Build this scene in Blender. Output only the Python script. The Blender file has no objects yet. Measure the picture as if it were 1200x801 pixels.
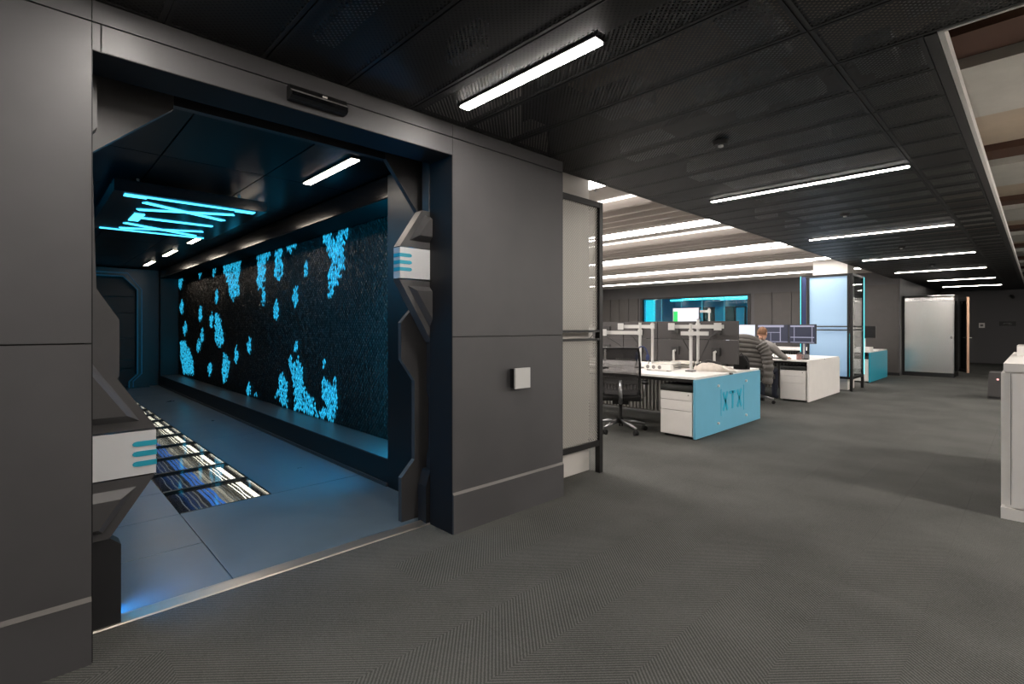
import bpy, bmesh, math, random
from mathutils import Vector, Matrix
random.seed(7)
R = math.radians
PI = math.pi
sc = bpy.context.scene
col = sc.collection

# ------------------------------------------------------------------ camera
FPX, HORIZON = 593.0, 382.0
cam_d = bpy.data.cameras.new('camera')
cam = bpy.data.objects.new('camera', cam_d)
col.objects.link(cam)
cam_d.sensor_fit = 'HORIZONTAL'
cam_d.sensor_width = 36.0
cam_d.lens = 36.0 * FPX / 1200.0
cam_d.shift_y = -(400.5 - HORIZON) / 1200.0
cam_d.clip_start = 0.02
cam.location = (0, 0, 1.35)
cam.rotation_euler = (R(90), 0, math.atan2(617, 593))
sc.camera = cam

# ------------------------------------------------------------------ world, view
w = bpy.data.worlds.new('world')
sc.world = w
w.use_nodes = True
w.node_tree.nodes['Background'].inputs[0].default_value = (0.55, 0.6, 0.7, 1)
w.node_tree.nodes['Background'].inputs[1].default_value = 0.003
sc.view_settings.view_transform = 'Standard'
sc.view_settings.look = 'None'
sc.view_settings.gamma = 1.0
sc.view_settings.use_curve_mapping = False
sc.view_settings.exposure = 1.0

LAMP_AISLE = 48.0      # radiance of the warm linear lamps
LAMP_CORR = 14.0
LAMP_OFFICE = 9.0
BLUE_CELL = 0.55
BLUE_STRIP = 30.0
BLUE_LOGO = 2.0

# ------------------------------------------------------------------ materials
def lin(c):
    return tuple(((v / 255) / 12.92 if v / 255 <= 0.04045 else ((v / 255 + 0.055) / 1.055) ** 2.4) for v in c) + (1,)

M = {}
def mat(name, c, rough=0.5, metal=0.0, var=0.0, vscale=6.0, bump=0.0, bscale=60.0, spec=0.5, rvar=0.0, stretch=None):
    m = bpy.data.materials.new(name)
    m.use_nodes = True
    nt = m.node_tree
    b = nt.nodes['Principled BSDF']
    b.inputs['Base Color'].default_value = c if len(c) == 4 else lin(c)
    b.inputs['Roughness'].default_value = rough
    b.inputs['Metallic'].default_value = metal
    b.inputs['Specular IOR Level'].default_value = spec
    if var or bump or rvar:
        g = nt.nodes.new('ShaderNodeNewGeometry')
        mp = nt.nodes.new('ShaderNodeMapping')
        if stretch:
            mp.inputs['Scale'].default_value = stretch
        nt.links.new(g.outputs['Position'], mp.inputs['Vector'])
    if var or rvar:
        n = nt.nodes.new('ShaderNodeTexNoise')
        n.inputs['Scale'].default_value = vscale
        n.inputs['Detail'].default_value = 4
        nt.links.new(mp.outputs[0], n.inputs['Vector'])
    if var:
        cc = b.inputs['Base Color'].default_value[:3]
        r = nt.nodes.new('ShaderNodeValToRGB')
        r.color_ramp.elements[0].position = 0.3
        r.color_ramp.elements[1].position = 0.7
        r.color_ramp.elements[0].color = tuple(v * (1 - var) for v in cc) + (1,)
        r.color_ramp.elements[1].color = tuple(min(1, v * (1 + var)) for v in cc) + (1,)
        nt.links.new(n.outputs['Fac'], r.inputs['Fac'])
        nt.links.new(r.outputs['Color'], b.inputs['Base Color'])
    if rvar:
        mr = nt.nodes.new('ShaderNodeMapRange')
        mr.inputs['To Min'].default_value = max(0.02, rough - rvar)
        mr.inputs['To Max'].default_value = min(1, rough + rvar)
        nt.links.new(n.outputs['Fac'], mr.inputs['Value'])
        nt.links.new(mr.outputs[0], b.inputs['Roughness'])
    if bump:
        n2 = nt.nodes.new('ShaderNodeTexNoise')
        n2.inputs['Scale'].default_value = bscale
        n2.inputs['Detail'].default_value = 3
        nt.links.new(mp.outputs[0], n2.inputs['Vector'])
        bp = nt.nodes.new('ShaderNodeBump')
        bp.inputs['Strength'].default_value = bump
        bp.inputs['Distance'].default_value = 0.01
        nt.links.new(n2.outputs['Fac'], bp.inputs['Height'])
        nt.links.new(bp.outputs['Normal'], b.inputs['Normal'])
    M[name] = m
    return m

def emit(name, c, s, base=(0.8, 0.8, 0.8)):
    m = bpy.data.materials.new(name)
    m.use_nodes = True
    b = m.node_tree.nodes['Principled BSDF']
    b.inputs['Base Color'].default_value = tuple(base) + (1,)
    b.inputs['Roughness'].default_value = 0.4
    b.inputs['Emission Color'].default_value = tuple(c) + (1,)
    b.inputs['Emission Strength'].default_value = s
    M[name] = m
    return m

def perforated(name, c, pitch, hole, rough, metal, axes='xy'):
    """sheet metal with round holes on a diagonal grid"""
    m = mat(name, c, rough, metal)
    nt = m.node_tree
    b = nt.nodes['Principled BSDF']
    g = nt.nodes.new('ShaderNodeNewGeometry')
    mp = nt.nodes.new('ShaderNodeMapping')
    nt.links.new(g.outputs['Position'], mp.inputs['Vector'])
    if axes == 'xy':
        mp.inputs['Rotation'].default_value = (0, 0, R(45))
        mask = (1, 1, 0)
    else:
        mp.inputs['Rotation'].default_value = (R(45), 0, 0)
        mask = (0, 1, 1)
    mp.inputs['Scale'].default_value = (1 / pitch,) * 3
    fr = nt.nodes.new('ShaderNodeVectorMath'); fr.operation = 'FRACTION'
    nt.links.new(mp.outputs[0], fr.inputs[0])
    sb = nt.nodes.new('ShaderNodeVectorMath'); sb.operation = 'SUBTRACT'
    sb.inputs[1].default_value = (0.5, 0.5, 0.5)
    nt.links.new(fr.outputs[0], sb.inputs[0])
    ml = nt.nodes.new('ShaderNodeVectorMath'); ml.operation = 'MULTIPLY'
    ml.inputs[1].default_value = mask
    nt.links.new(sb.outputs[0], ml.inputs[0])
    le = nt.nodes.new('ShaderNodeVectorMath'); le.operation = 'LENGTH'
    nt.links.new(ml.outputs[0], le.inputs[0])
    lt = nt.nodes.new('ShaderNodeMath'); lt.operation = 'LESS_THAN'
    lt.inputs[1].default_value = hole
    nt.links.new(le.outputs['Value'], lt.inputs[0])
    tr = nt.nodes.new('ShaderNodeBsdfTransparent')
    mx = nt.nodes.new('ShaderNodeMixShader')
    nt.links.new(lt.outputs[0], mx.inputs[0])
    nt.links.new(b.outputs[0], mx.inputs[1])
    nt.links.new(tr.outputs[0], mx.inputs[2])
    nt.links.new(mx.outputs[0], nt.nodes['Material Output'].inputs['Surface'])
    return m

def glassy(name, tint, alpha, rough=0.03):
    """thin pane: clear with a reflecting surface"""
    m = bpy.data.materials.new(name)
    m.use_nodes = True
    nt = m.node_tree
    nt.nodes.remove(nt.nodes['Principled BSDF'])
    tr = nt.nodes.new('ShaderNodeBsdfTransparent'); tr.inputs[0].default_value = tuple(tint) + (1,)
    gl = nt.nodes.new('ShaderNodeBsdfGlossy'); gl.inputs['Roughness'].default_value = rough
    lw = nt.nodes.new('ShaderNodeLayerWeight'); lw.inputs['Blend'].default_value = 0.5
    fr = nt.nodes.new('ShaderNodeMath'); fr.operation = 'POWER'; fr.inputs[1].default_value = 4.0
    nt.links.new(lw.outputs['Facing'], fr.inputs[0])
    ad = nt.nodes.new('ShaderNodeMath'); ad.operation = 'ADD'; ad.use_clamp = True; ad.inputs[1].default_value = alpha
    nt.links.new(fr.outputs[0], ad.inputs[0])
    mx = nt.nodes.new('ShaderNodeMixShader')
    nt.links.new(ad.outputs[0], mx.inputs[0])
    nt.links.new(tr.outputs[0], mx.inputs[1])
    nt.links.new(gl.outputs[0], mx.inputs[2])
    nt.links.new(mx.outputs[0], nt.nodes['Material Output'].inputs['Surface'])
    M[name] = m
    return m

def carpet_mat(name, ang):
    m = mat(name, (92, 90, 86), 0.95, spec=0.1)
    nt = m.node_tree
    b = nt.nodes['Principled BSDF']
    g = nt.nodes.new('ShaderNodeNewGeometry')
    mp = nt.nodes.new('ShaderNodeMapping')
    mp.inputs['Rotation'].default_value = (0, 0, R(ang))
    nt.links.new(g.outputs['Position'], mp.inputs['Vector'])
    wv = nt.nodes.new('ShaderNodeTexWave')
    wv.inputs['Scale'].default_value = 22.0
    wv.inputs['Distortion'].default_value = 1.6
    wv.inputs['Detail'].default_value = 2
    wv.inputs['Detail Scale'].default_value = 6
    nt.links.new(mp.outputs[0], wv.inputs['Vector'])
    nz = nt.nodes.new('ShaderNodeTexNoise'); nz.inputs['Scale'].default_value = 190; nz.inputs['Detail'].default_value = 2
    nt.links.new(g.outputs['Position'], nz.inputs['Vector'])
    n3 = nt.nodes.new('ShaderNodeTexNoise'); n3.inputs['Scale'].default_value = 1.6
    nt.links.new(g.outputs['Position'], n3.inputs['Vector'])
    a = nt.nodes.new('ShaderNodeMath'); a.operation = 'MULTIPLY'
    nt.links.new(wv.outputs['Fac'], a.inputs[0]); nt.links.new(nz.outputs['Fac'], a.inputs[1])
    a2 = nt.nodes.new('ShaderNodeMath'); a2.operation = 'MULTIPLY_ADD'; a2.inputs[1].default_value = 0.45
    nt.links.new(n3.outputs['Fac'], a2.inputs[0]); nt.links.new(a.outputs[0], a2.inputs[2])
    r = nt.nodes.new('ShaderNodeValToRGB')
    r.color_ramp.elements[0].position = 0.10; r.color_ramp.elements[0].color = lin((54, 55, 53))
    r.color_ramp.elements[1].position = 0.85; r.color_ramp.elements[1].color = lin((106, 106, 103))
    nt.links.new(a2.outputs[0], r.inputs['Fac'])
    nt.links.new(r.outputs[0], b.inputs['Base Color'])
    bp = nt.nodes.new('ShaderNodeBump'); bp.inputs['Strength'].default_value = 0.5; bp.inputs['Distance'].default_value = 0.004
    nt.links.new(a.outputs[0], bp.inputs['Height'])
    nt.links.new(bp.outputs['Normal'], b.inputs['Normal'])
    return m

mat('wall', (76, 75, 77), 0.5, var=0.10, vscale=2.5, rvar=0.08)
mat('wall_edge', (100, 97, 94), 0.45)
mat('groove', (22, 21, 21), 0.7)
mat('frame', (72, 71, 72), 0.42, var=0.06)
mat('frame_dark', (38, 38, 40), 0.4)
mat('black', (14, 14, 15), 0.45)
mat('ceil_rim', (30, 30, 30), 0.55, spec=0.4)
mat('soffit', (18, 18, 19), 0.16, spec=0.22)
mat('corr_ceiling', (12, 12, 14), 0.3, spec=0.14)
mat('reveal', (26, 26, 28), 0.6, spec=0.3)
mat('black_gloss', (10, 11, 13), 0.18)
mat('matte_black', (12, 12, 12), 0.95, spec=0.1)
mat('rubber', (18, 18, 18), 0.8)
mat('white', (238, 235, 231), 0.45, var=0.02)
mat('white_wall', (214, 210, 204), 0.7, var=0.02)
mat('label_white', (205, 206, 208), 0.5)
mat('teal', (112, 184, 214), 0.35, var=0.02)
mat('teal_dark', (36, 182, 215), 0.4)
mat('teal_bar', (38, 160, 186), 0.4)
mat('metal', (170, 170, 172), 0.3, 1.0)
mat('silver', (205, 205, 203), 0.45, 0.3)
mat('chrome', (215, 215, 215), 0.12, 1.0)
mat('steel', (232, 231, 229), 0.24, 0.95)
mat('threshold', (190, 182, 172), 0.35, 0.9)
mat('copper', (200, 165, 140), 0.3, 0.8)
mat('tile', (98, 112, 122), 0.32, var=0.12, vscale=3.0, rvar=0.1, bump=0.05, bscale=9)
mat('scale_dark', (52, 50, 48), 0.38, 0.6, var=0.25, vscale=30)
mat('baffle', (188, 180, 174), 0.7)
mat('office_ceiling', (176, 170, 165), 0.8)
mat('locker', (70, 67, 65), 0.45, var=0.05)
mat('concrete', (196, 180, 160), 0.8, var=0.10, vscale=2.0, bump=0.1, bscale=25)
mat('beam', (205, 203, 196), 0.7, var=0.05)
mat('beam_shade', (92, 66, 54), 0.8)
mat('galv', (225, 226, 228), 0.45, 0.2, var=0.12, vscale=5)
mat('plenum', (40, 40, 42), 0.9)
mat('charcoal', (46, 45, 45), 0.6)
mat('fabric_black', (20, 19, 19), 0.9, bump=0.3, bscale=300)
mat('cushion', (40, 42, 40), 0.9, bump=0.2, bscale=300)
mat('jacket', (92, 88, 84), 0.55, var=0.1, vscale=20)
mat('jumper', (150, 146, 142), 0.95, bump=0.4, bscale=200, var=0.1, vscale=60)
mat('skin', (206, 158, 132), 0.5)
mat('hair', (128, 92, 66), 0.7, var=0.3, vscale=90, bump=0.5, bscale=200)
mat('trousers', (34, 38, 52), 0.9)
mat('paper', (226, 222, 214), 0.8)
mat('grey_plastic', (120, 118, 116), 0.5)
mat('tan', (205, 196, 186), 0.9, var=0.1, vscale=30)
mat('navy', (40, 52, 92), 0.8)
mat('mug', (150, 116, 110), 0.4)
mat('screen_off', (26, 26, 28), 0.2)
mat('monitor_back', (62, 60, 60), 0.5)
perforated('perf_ceiling', (34, 34, 34), 0.019, 0.36, 0.5, 0.0)
M['perf_ceiling'].node_tree.nodes['Principled BSDF'].inputs['Specular IOR Level'].default_value = 0.45
perforated('perf_screen', (190, 187, 180), 0.020, 0.34, 0.45, 0.4, 'yz')
perforated('chair_mesh', (30, 28, 29), 0.004, 0.24, 0.7, 0.0, 'yz')
glassy('glass', (0.92, 0.96, 0.97), 0.02)
glassy('glass_dark', (0.25, 0.26, 0.27), 0.05)
glassy('glass_teal', (0.55, 0.88, 0.92), 0.03)
glassy('glass_floor', (0.9, 0.93, 0.95), 0.03, 0.05)
carpet_mat('carpet_a', 42)
carpet_mat('carpet_b', -48)
WARM = (1.0, 0.93, 0.86)
emit('lamp_aisle', WARM, LAMP_AISLE)
emit('lamp_corr', (1.0, 0.85, 0.70), LAMP_CORR)
emit('lamp_office', (1.0, 0.93, 0.88), LAMP_OFFICE)
emit('lamp_thin', (1.0, 0.93, 0.88), 1.0)
emit('lamp_fill', WARM, 120.0)
emit('lamp_far', WARM, 20.0)
emit('niche_light', (0.0, 0.45, 0.85), 14.0)
emit('blue_fill', (0.02, 0.42, 0.85), 12.0)
BLUE = (0.02, 0.42, 1.0)
cl_ = emit('cell_lit', (0.025, 0.50, 0.80), BLUE_CELL, (0.02, 0.2, 0.4))
_n = cl_.node_tree
_g = _n.nodes.new('ShaderNodeNewGeometry'); _t = _n.nodes.new('ShaderNodeTexNoise'); _t.inputs['Scale'].default_value = 26; _t.inputs['Detail'].default_value = 1
_m = _n.nodes.new('ShaderNodeMapRange'); _m.inputs['From Min'].default_value = 0.32; _m.inputs['From Max'].default_value = 0.68
_m.inputs['To Min'].default_value = 0.25 * BLUE_CELL; _m.inputs['To Max'].default_value = 1.25 * BLUE_CELL
_n.links.new(_g.outputs['Position'], _t.inputs['Vector']); _n.links.new(_t.outputs['Fac'], _m.inputs['Value'])
_n.links.new(_m.outputs[0], _n.nodes['Principled BSDF'].inputs['Emission Strength'])
emit('cell_dim', (0.02, 0.36, 0.75), BLUE_CELL * 0.7, (0.02, 0.3, 0.6))
emit('blue_strip', (0.0, 0.36, 1.0), BLUE_STRIP, (0.1, 0.3, 0.6))
emit('logo_blue', (0.05, 0.50, 0.85), BLUE_LOGO, (0.1, 0.4, 0.7))
emit('door_blue', (0.01, 0.16, 0.30), 0.08, (0.01, 0.05, 0.1))
emit('cyan_led', (0.08, 0.75, 0.85), 2.6, (0.1, 0.5, 0.6))
emit('cyan_soft', (0.01, 0.45, 0.52), 0.9, (0.1, 0.5, 0.6))
emit('blue_glass', (0.36, 0.62, 0.95), 0.16, (0.32, 0.45, 0.58))  # weak emission puts the blue light into the glass
emit('floor_white', (1.0, 0.90, 0.68), 2.2)
emit('mirror_line', (1.0, 0.88, 0.66), 0.09, (0.2, 0.2, 0.2))
emit('floor_blue', (0.05, 0.25, 0.85), 0.5, (0.05, 0.1, 0.3))
emit('screen_white', (0.70, 0.80, 1.0), 0.36, (0.3, 0.3, 0.3))
emit('screen_navy', (0.03, 0.045, 0.09), 0.22, (0.02, 0.02, 0.03))
emit('screen_grey', (0.45, 0.45, 0.65), 0.36, (0.1, 0.1, 0.1))
emit('screen_green', (0.02, 0.65, 0.15), 0.3, (0.0, 0.3, 0.05))
emit('red_led', (1.0, 0.12, 0.15), 0.5)
emit('green_led', (0.3, 1.0, 0.5), 1.0)

# ------------------------------------------------------------------ mesh helpers
class MB:
    def __init__(s):
        s.bm = bmesh.new()
    def box(s, x0, x1, y0, y1, z0, z1):
        v = [s.bm.verts.new(p) for p in ((x0, y0, z0), (x1, y0, z0), (x1, y1, z0), (x0, y1, z0),
                                          (x0, y0, z1), (x1, y0, z1), (x1, y1, z1), (x0, y1, z1))]
        for f in ((3, 2, 1, 0), (4, 5, 6, 7), (0, 1, 5, 4), (1, 2, 6, 5), (2, 3, 7, 6), (3, 0, 4, 7)):
            s.bm.faces.new([v[i] for i in f])
        return s
    def prism(s, poly, a0, a1, axis='x'):
        """poly in the plane across the axis: x -> (y,z), y -> (x,z), z -> (x,y)"""
        def P(p, a):
            return {'x': (a, p[0], p[1]), 'y': (p[0], a, p[1]), 'z': (p[0], p[1], a)}[axis]
        lo = [s.bm.verts.new(P(p, a0)) for p in poly]
        hi = [s.bm.verts.new(P(p, a1)) for p in poly]
        n = len(poly)
        s.bm.faces.new(lo[::-1]); s.bm.faces.new(hi)
        for i in range(n):
            s.bm.faces.new((lo[i], lo[(i + 1) % n], hi[(i + 1) % n], hi[i]))
        return s
    def raised(s, outer, inner, xb, xf, xr):
        """plate between x=xb and x=xf (front), with a plateau `inner` raised to x=xr by sloping sides"""
        n = len(outer)
        b = [s.bm.verts.new((xb, p[0], p[1])) for p in outer]
        f = [s.bm.verts.new((xf, p[0], p[1])) for p in outer]
        cx = sum(p[0] for p in inner) / n; cz = sum(p[1] for p in inner) / n
        k = 0.93
        g = [s.bm.verts.new((xf, inner[i][0] + (outer[i][0] - inner[i][0]) * 0.45, inner[i][1] + (outer[i][1] - inner[i][1]) * 0.45)) for i in range(n)]
        r = [s.bm.verts.new((xr, p[0], p[1])) for p in inner]
        s.bm.faces.new(b[::-1]); s.bm.faces.new(r)
        for i in range(n):
            j = (i + 1) % n
            s.bm.faces.new((b[i], b[j], f[j], f[i]))
            s.bm.faces.new((f[i], f[j], g[j], g[i]))
            s.bm.faces.new((g[i], g[j], r[j], r[i]))
        return s
    def tube(s, pts, rad, n=8, caps=True):
        rings = []
        pts = [Vector(p) for p in pts]
        rads = rad if isinstance(rad, (list, tuple)) else [rad] * len(pts)
        up = Vector((0, 0, 1))
        for i, p in enumerate(pts):
            d = (pts[min(i + 1, len(pts) - 1)] - pts[max(i - 1, 0)]).normalized()
            u = up if abs(d.dot(up)) < 0.95 else Vector((1, 0, 0))
            a = d.cross(u).normalized(); b = a.cross(d).normalized()
            rings.append([s.bm.verts.new(p + (a * math.cos(2 * PI * k / n) + b * math.sin(2 * PI * k / n)) * rads[i]) for k in range(n)])
        for i in range(len(rings) - 1):
            for k in range(n):
                s.bm.faces.new((rings[i][k], rings[i][(k + 1) % n], rings[i + 1][(k + 1) % n], rings[i + 1][k]))
        if caps:
            s.bm.faces.new(rings[0][::-1]); s.bm.faces.new(rings[-1])
        return s
    def cyl(s, c, r, z0, z1, n=16, r2=None):
        lo = [s.bm.verts.new((c[0] + r * math.cos(2 * PI * k / n), c[1] + r * math.sin(2 * PI * k / n), z0)) for k in range(n)]
        q = r if r2 is None else r2
        hi = [s.bm.verts.new((c[0] + q * math.cos(2 * PI * k / n), c[1] + q * math.sin(2 * PI * k / n), z1)) for k in range(n)]
        s.bm.faces.new(lo[::-1]); s.bm.faces.new(hi)
        for k in range(n):
            s.bm.faces.new((lo[k], lo[(k + 1) % n], hi[(k + 1) % n], hi[k]))
        return s
    def ell(s, c, r, seg=16, rings=10, rot=None):
        m = Matrix.Translation(c)
        if rot:
            m = m @ rot
        m = m @ Matrix.Diagonal((r[0], r[1], r[2], 1))
        bmesh.ops.create_uvsphere(s.bm, u_segments=seg, v_segments=rings, radius=1, matrix=m)
        return s
    def grid(s, f, nu, nv):
        vs = [[s.bm.verts.new(f(i / nu, j / nv)) for j in range(nv + 1)] for i in range(nu + 1)]
        for i in range(nu):
            for j in range(nv):
                s.bm.faces.new((vs[i][j], vs[i + 1][j], vs[i + 1][j + 1], vs[i][j + 1]))
        return s
    def mesh(s, name, m, bevel=0, smooth=False, seg=1):
        if bevel:
            e = [x for x in s.bm.edges if len(x.link_faces) == 2 and x.calc_face_angle(0) > 0.5]
            bmesh.ops.bevel(s.bm, geom=e, offset=bevel, segments=seg, affect='EDGES', profile=0.5, clamp_overlap=True)
        bmesh.ops.recalc_face_normals(s.bm, faces=s.bm.faces)
        me = bpy.data.meshes.new(name)
        s.bm.to_mesh(me); s.bm.free()
        me.materials.append(M[m])
        if smooth:
            for p in me.polygons:
                p.use_smooth = True
        return me
    def build(s, name, m, parent=None, bevel=0, smooth=False, seg=1):
        return link(name, s.mesh(name, m, bevel, smooth, seg), parent)

def link(name, me, parent=None, loc=(0, 0, 0), rotz=0):
    o = bpy.data.objects.new(name, me)
    col.objects.link(o)
    o.location = loc
    o.rotation_euler = (0, 0, rotz)
    if parent:
        o.parent = parent
    return o

def tag(o, label=None, cat=None, group=None, kind=None):
    if label: o['label'] = label
    if cat: o['category'] = cat
    if group: o['group'] = group
    if kind: o['kind'] = kind
    return o

def thing(name, label, cat, loc=(0, 0, 0), rotz=0, group=None):
    o = bpy.data.objects.new(name, None)
    o.empty_display_size = 0.1
    col.objects.link(o)
    o.location = loc; o.rotation_euler = (0, 0, rotz)
    return tag(o, label, cat, group)

def struct(o, label=None, cat=None):
    o['kind'] = 'structure'
    if label: o['label'] = label
    if cat: o['category'] = cat
    return o

def copy_tree(o, parent=None):
    c = o.copy(); col.objects.link(c); c.parent = parent
    for ch in list(o.children):
        copy_tree(ch, c)
    return c

def B(*a):
    return MB().box(*a)

# ================================================================== SETTING
XW = -2.63             # face of the dark entrance wall
ZC = 2.66              # dark ceiling
OY0, OY1, OZ = 0.19, 1.995, 2.46   # the portal opening

# ---- floor: slab plus carpet planks laid in chevron bands
floor = struct(B(-13, 7, 2.9, 27, -0.12, -0.008).box(-2.9, 7, -3.6, 2.9, -0.12, -0.008).build('floor', 'carpet_a'),
               'dark grey ribbed carpet laid in chevron bands along the aisle', 'floor')
PWID, PLEN = 0.36, 1.08
def plank_mesh(m):
    return B(0, PWID - 0.0006, 0, PLEN - 0.0006, -0.008, 0).mesh('carpet_plank', m)
pm = {0: plank_mesh('carpet_a'), 1: plank_mesh('carpet_b')}
pmh = {}
x = -2.89
i = 0
while x < 0.9:
    y = -1.2 - (0.54 if i % 2 else 0)
    while y < 17.2:
        link('carpet_plank', pm[(i % 2) if random.random() < 0.92 else 1 - i % 2], floor, (x, y, 0))
        y += PLEN
    x += PWID; i += 1
xr = x
struct(B(xr, 7, -3.5, 27, -0.008, 0).box(-2.89, xr, 17.3, 27, -0.008, -0.0015).box(-2.89, xr, -3.5, -1.75, -0.008, 0).box(-13, -2.89, 2.9, 27, -0.008, 0)
       .build('carpet_field', 'carpet_b', floor))

# ---- entrance wall (wall_left): recessed core, panels with shadow gaps
wl = B(-2.87, XW - 0.012, -3.5, OY0 + 0.002, 0, ZC).box(-2.87, XW - 0.012, OY1 - 0.002, 3.09, 0, ZC).box(-2.87, XW - 0.012, OY0, OY1, OZ + 0.002, ZC)
wall_left = struct(wl.build('wall_left', 'groove'), 'dark charcoal panelled wall around the portal opening', 'wall')
def wpanel(y0, y1, z0, z1, out=0.0, g=0.003):
    B(-2.66, XW + out, y0 + g, y1 - g, z0 + g, z1 - g).build('wall_panel', 'wall', wall_left, bevel=0.0025)
for (y0, y1, ys) in ((-3.5, OY0 + 0.003, (-1.15,)), (OY1 - 0.003, 3.093, ())):
    cuts = [y0] + list(ys) + [y1]
    for a, b in zip(cuts[:-1], cuts[1:]):
        wpanel(a, b, -0.003, 0.255, 0.010)
        wpanel(a, b, 0.258, 1.280, 0.0)
        wpanel(a, b, 1.280, 2.572, 0.0)
        wpanel(a, b, 2.572, ZC + 0.003, 0.0)
        MB().prism([(XW - 0.002, 0.252), (XW + 0.011, 0.252), (XW - 0.002, 0.272)], a + 0.003, b - 0.003, 'y').build('baseboard_cap', 'wall_edge', wall_left)
wpanel(OY0, OY0 + 0.03, OZ - 0.003, 2.572); wpanel(OY0 + 0.03, OY1, OZ - 0.003, 2.572)
wpanel(OY0, OY1, 2.572, ZC + 0.003)
# reveals (black) lining the opening
B(-2.88, XW - 0.002, OY1 - 0.004, OY1 + 0.02, 0, OZ).build('reveal', 'reveal', wall_left)
B(-2.88, XW - 0.002, OY0 - 0.02, OY0 + 0.004, 0, OZ).build('reveal', 'reveal', wall_left)
B(-2.88, XW - 0.002, OY0, OY1, OZ - 0.003, OZ + 0.02).build('reveal', 'reveal', wall_left)
B(-2.87, -2.64, 3.085, 3.094, 0, ZC).build('end_panel', 'wall', wall_left)

# ---- dark perforated ceiling
ceiling = struct(B(-14.2, 7, -3.6, 2.95, 3.42, 3.5).build('ceiling', 'plenum'),
                 'black perforated metal panel ceiling above the aisle', 'ceiling')
PY = 0.415
def cpanel_mesh(lx, ly):
    b = B(0.004, lx - 0.004, 0.004, ly - 0.004, 0.0, 0.004)
    return b.mesh('ceiling_panel', 'perf_ceiling')
def crim_mesh(lx, ly):
    t = 0.022
    b = B(0.004, lx - 0.004, 0.004, t, -0.002, 0.02).box(0.004, lx - 0.004, ly - t, ly - 0.004, -0.002, 0.02)
    b.box(0.004, t, t, ly - t, -0.002, 0.02).box(lx - t, lx - 0.004, t, ly - t, -0.002, 0.02)
    return b.mesh('panel_rim', 'ceil_rim')
cache = {}
def ceil_panel(x0, x1, y0, y1):
    k = (round(x1 - x0, 3), round(y1 - y0, 3))
    if k not in cache:
        cache[k] = (cpanel_mesh(*k), crim_mesh(*k))
    p = link('ceiling_panel', cache[k][0], ceiling, (x0, y0, ZC))
    link('panel_rim', cache[k][1], p)
y = 2.92 - 15 * PY
n = 0
while y < 25.0:
    if y < 2.91:
        for (a, b) in ((XW, -0.71), (-0.71, 1.2), (1.2, 3.1)):
            ceil_panel(a, b, y, y + PY)
    else:
        ceil_panel(-2.78, -0.71, y, y + PY)
        ceil_panel(-0.71, -0.36, y, y + PY)
    y += PY
B(-0.722, -0.698, -3.3, 25, ZC + 0.004, ZC + 0.03).build('ceiling_runner', 'black', ceiling)
yy = 2.92 - 15 * PY
b = MB()
while yy < 25.1:
    b.box(XW - (0.15 if yy > 2.9 else 0), 3.1 if yy < 2.95 else -0.36, yy - 0.008, yy + 0.008, ZC + 0.005, ZC + 0.03)
    yy += PY
b.build('ceiling_bearer', 'black', ceiling)
# fascia to the office and bright edge trim to the open slab
struct(B(-2.80, -2.782, 3.1, 17.2, ZC - 0.002, 3.4).build('trim_1', 'charcoal'), 'dark fascia along the ceiling edge over the desks', 'trim')
struct(B(-0.36, -0.315, 2.93, 25, ZC - 0.004, ZC + 0.05).build('trim_2', 'charcoal'), 'grey rail along the edge of the perforated ceiling', 'trim')
struct(B(-0.312, -0.29, 2.93, 25, ZC - 0.004, ZC + 0.06).box(-0.312, 3.2, 2.925, 2.94, ZC - 0.004, ZC + 0.10).build('trim_3', 'white'), 'white edge upstand between black ceiling and concrete slab', 'trim')

# duct, tray and added pale boxes imitating light patches in the perforations
def plenum(name, label, cat, m, *bx):
    b = MB()
    for q in bx:
        b.box(*q)
    return tag(b.build(name, m, bevel=0.004), label, cat, 'services above the perforated ceiling')
SV = [(-1.95, -1.62, 2.55, 2.78), (-1.45, -1.2, 2.95, 3.2), (-1.15, -1.0, 2.98, 3.28), (-1.35, -1.22, 3.3, 3.5), (-1.05, -0.9, 3.35, 3.55),
      (-2.3, -1.95, 3.4, 3.62), (-1.75, -1.5, 4.0, 4.2), (-2.2, -1.9, 4.3, 4.55), (-1.3, -1.05, 4.1, 4.25), (-0.66, -0.5, 3.05, 3.25),
      (-0.62, -0.42, 3.35, 3.6), (-2.1, -1.85, 1.55, 1.62), (-1.0, -0.85, 2.2, 2.75), (-0.6, -0.2, 2.0, 2.3), (-0.4, -0.1, 2.6, 2.8)]
wordy = ['over the lamp beside the portal', 'over the aisle before the blue desk', 'beside the long seam of the ceiling']
rs = random.Random(11)
for q in range(13):
    xa = rs.choice((-2.45, -2.1, -1.75, -1.4, -1.1)); ya = 4.75 + 0.36 * q
    SV.append((xa, xa + rs.uniform(0.14, 0.26), ya, ya + rs.uniform(0.14, 0.24)))
SV.sort(key=lambda q: q[2])
NTH = ['first', 'second', 'third', 'fourth', 'fifth', 'sixth', 'seventh', 'eighth', 'ninth', 'tenth', 'eleventh', 'twelfth', 'thirteenth', 'fourteenth', 'fifteenth', 'sixteenth', 'seventeenth', 'eighteenth', 'nineteenth', 'twentieth', 'twenty-first', 'twenty-second', 'twenty-third', 'twenty-fourth', 'twenty-fifth', 'twenty-sixth', 'twenty-seventh', 'twenty-eighth']
for k, q in enumerate(SV):
    plenum('patch_box', 'added pale box imitating a light patch in the perforated ceiling, %s down the aisle' % NTH[k], 'pale box', 'galv', (q[0], q[1], q[2], q[3], 2.70, 2.82))
plenum('air_duct', 'long galvanised duct above the black ceiling running along the aisle', 'duct', 'galv', (-2.35, -1.95, 4.7, 17, 2.88, 3.15))
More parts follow.
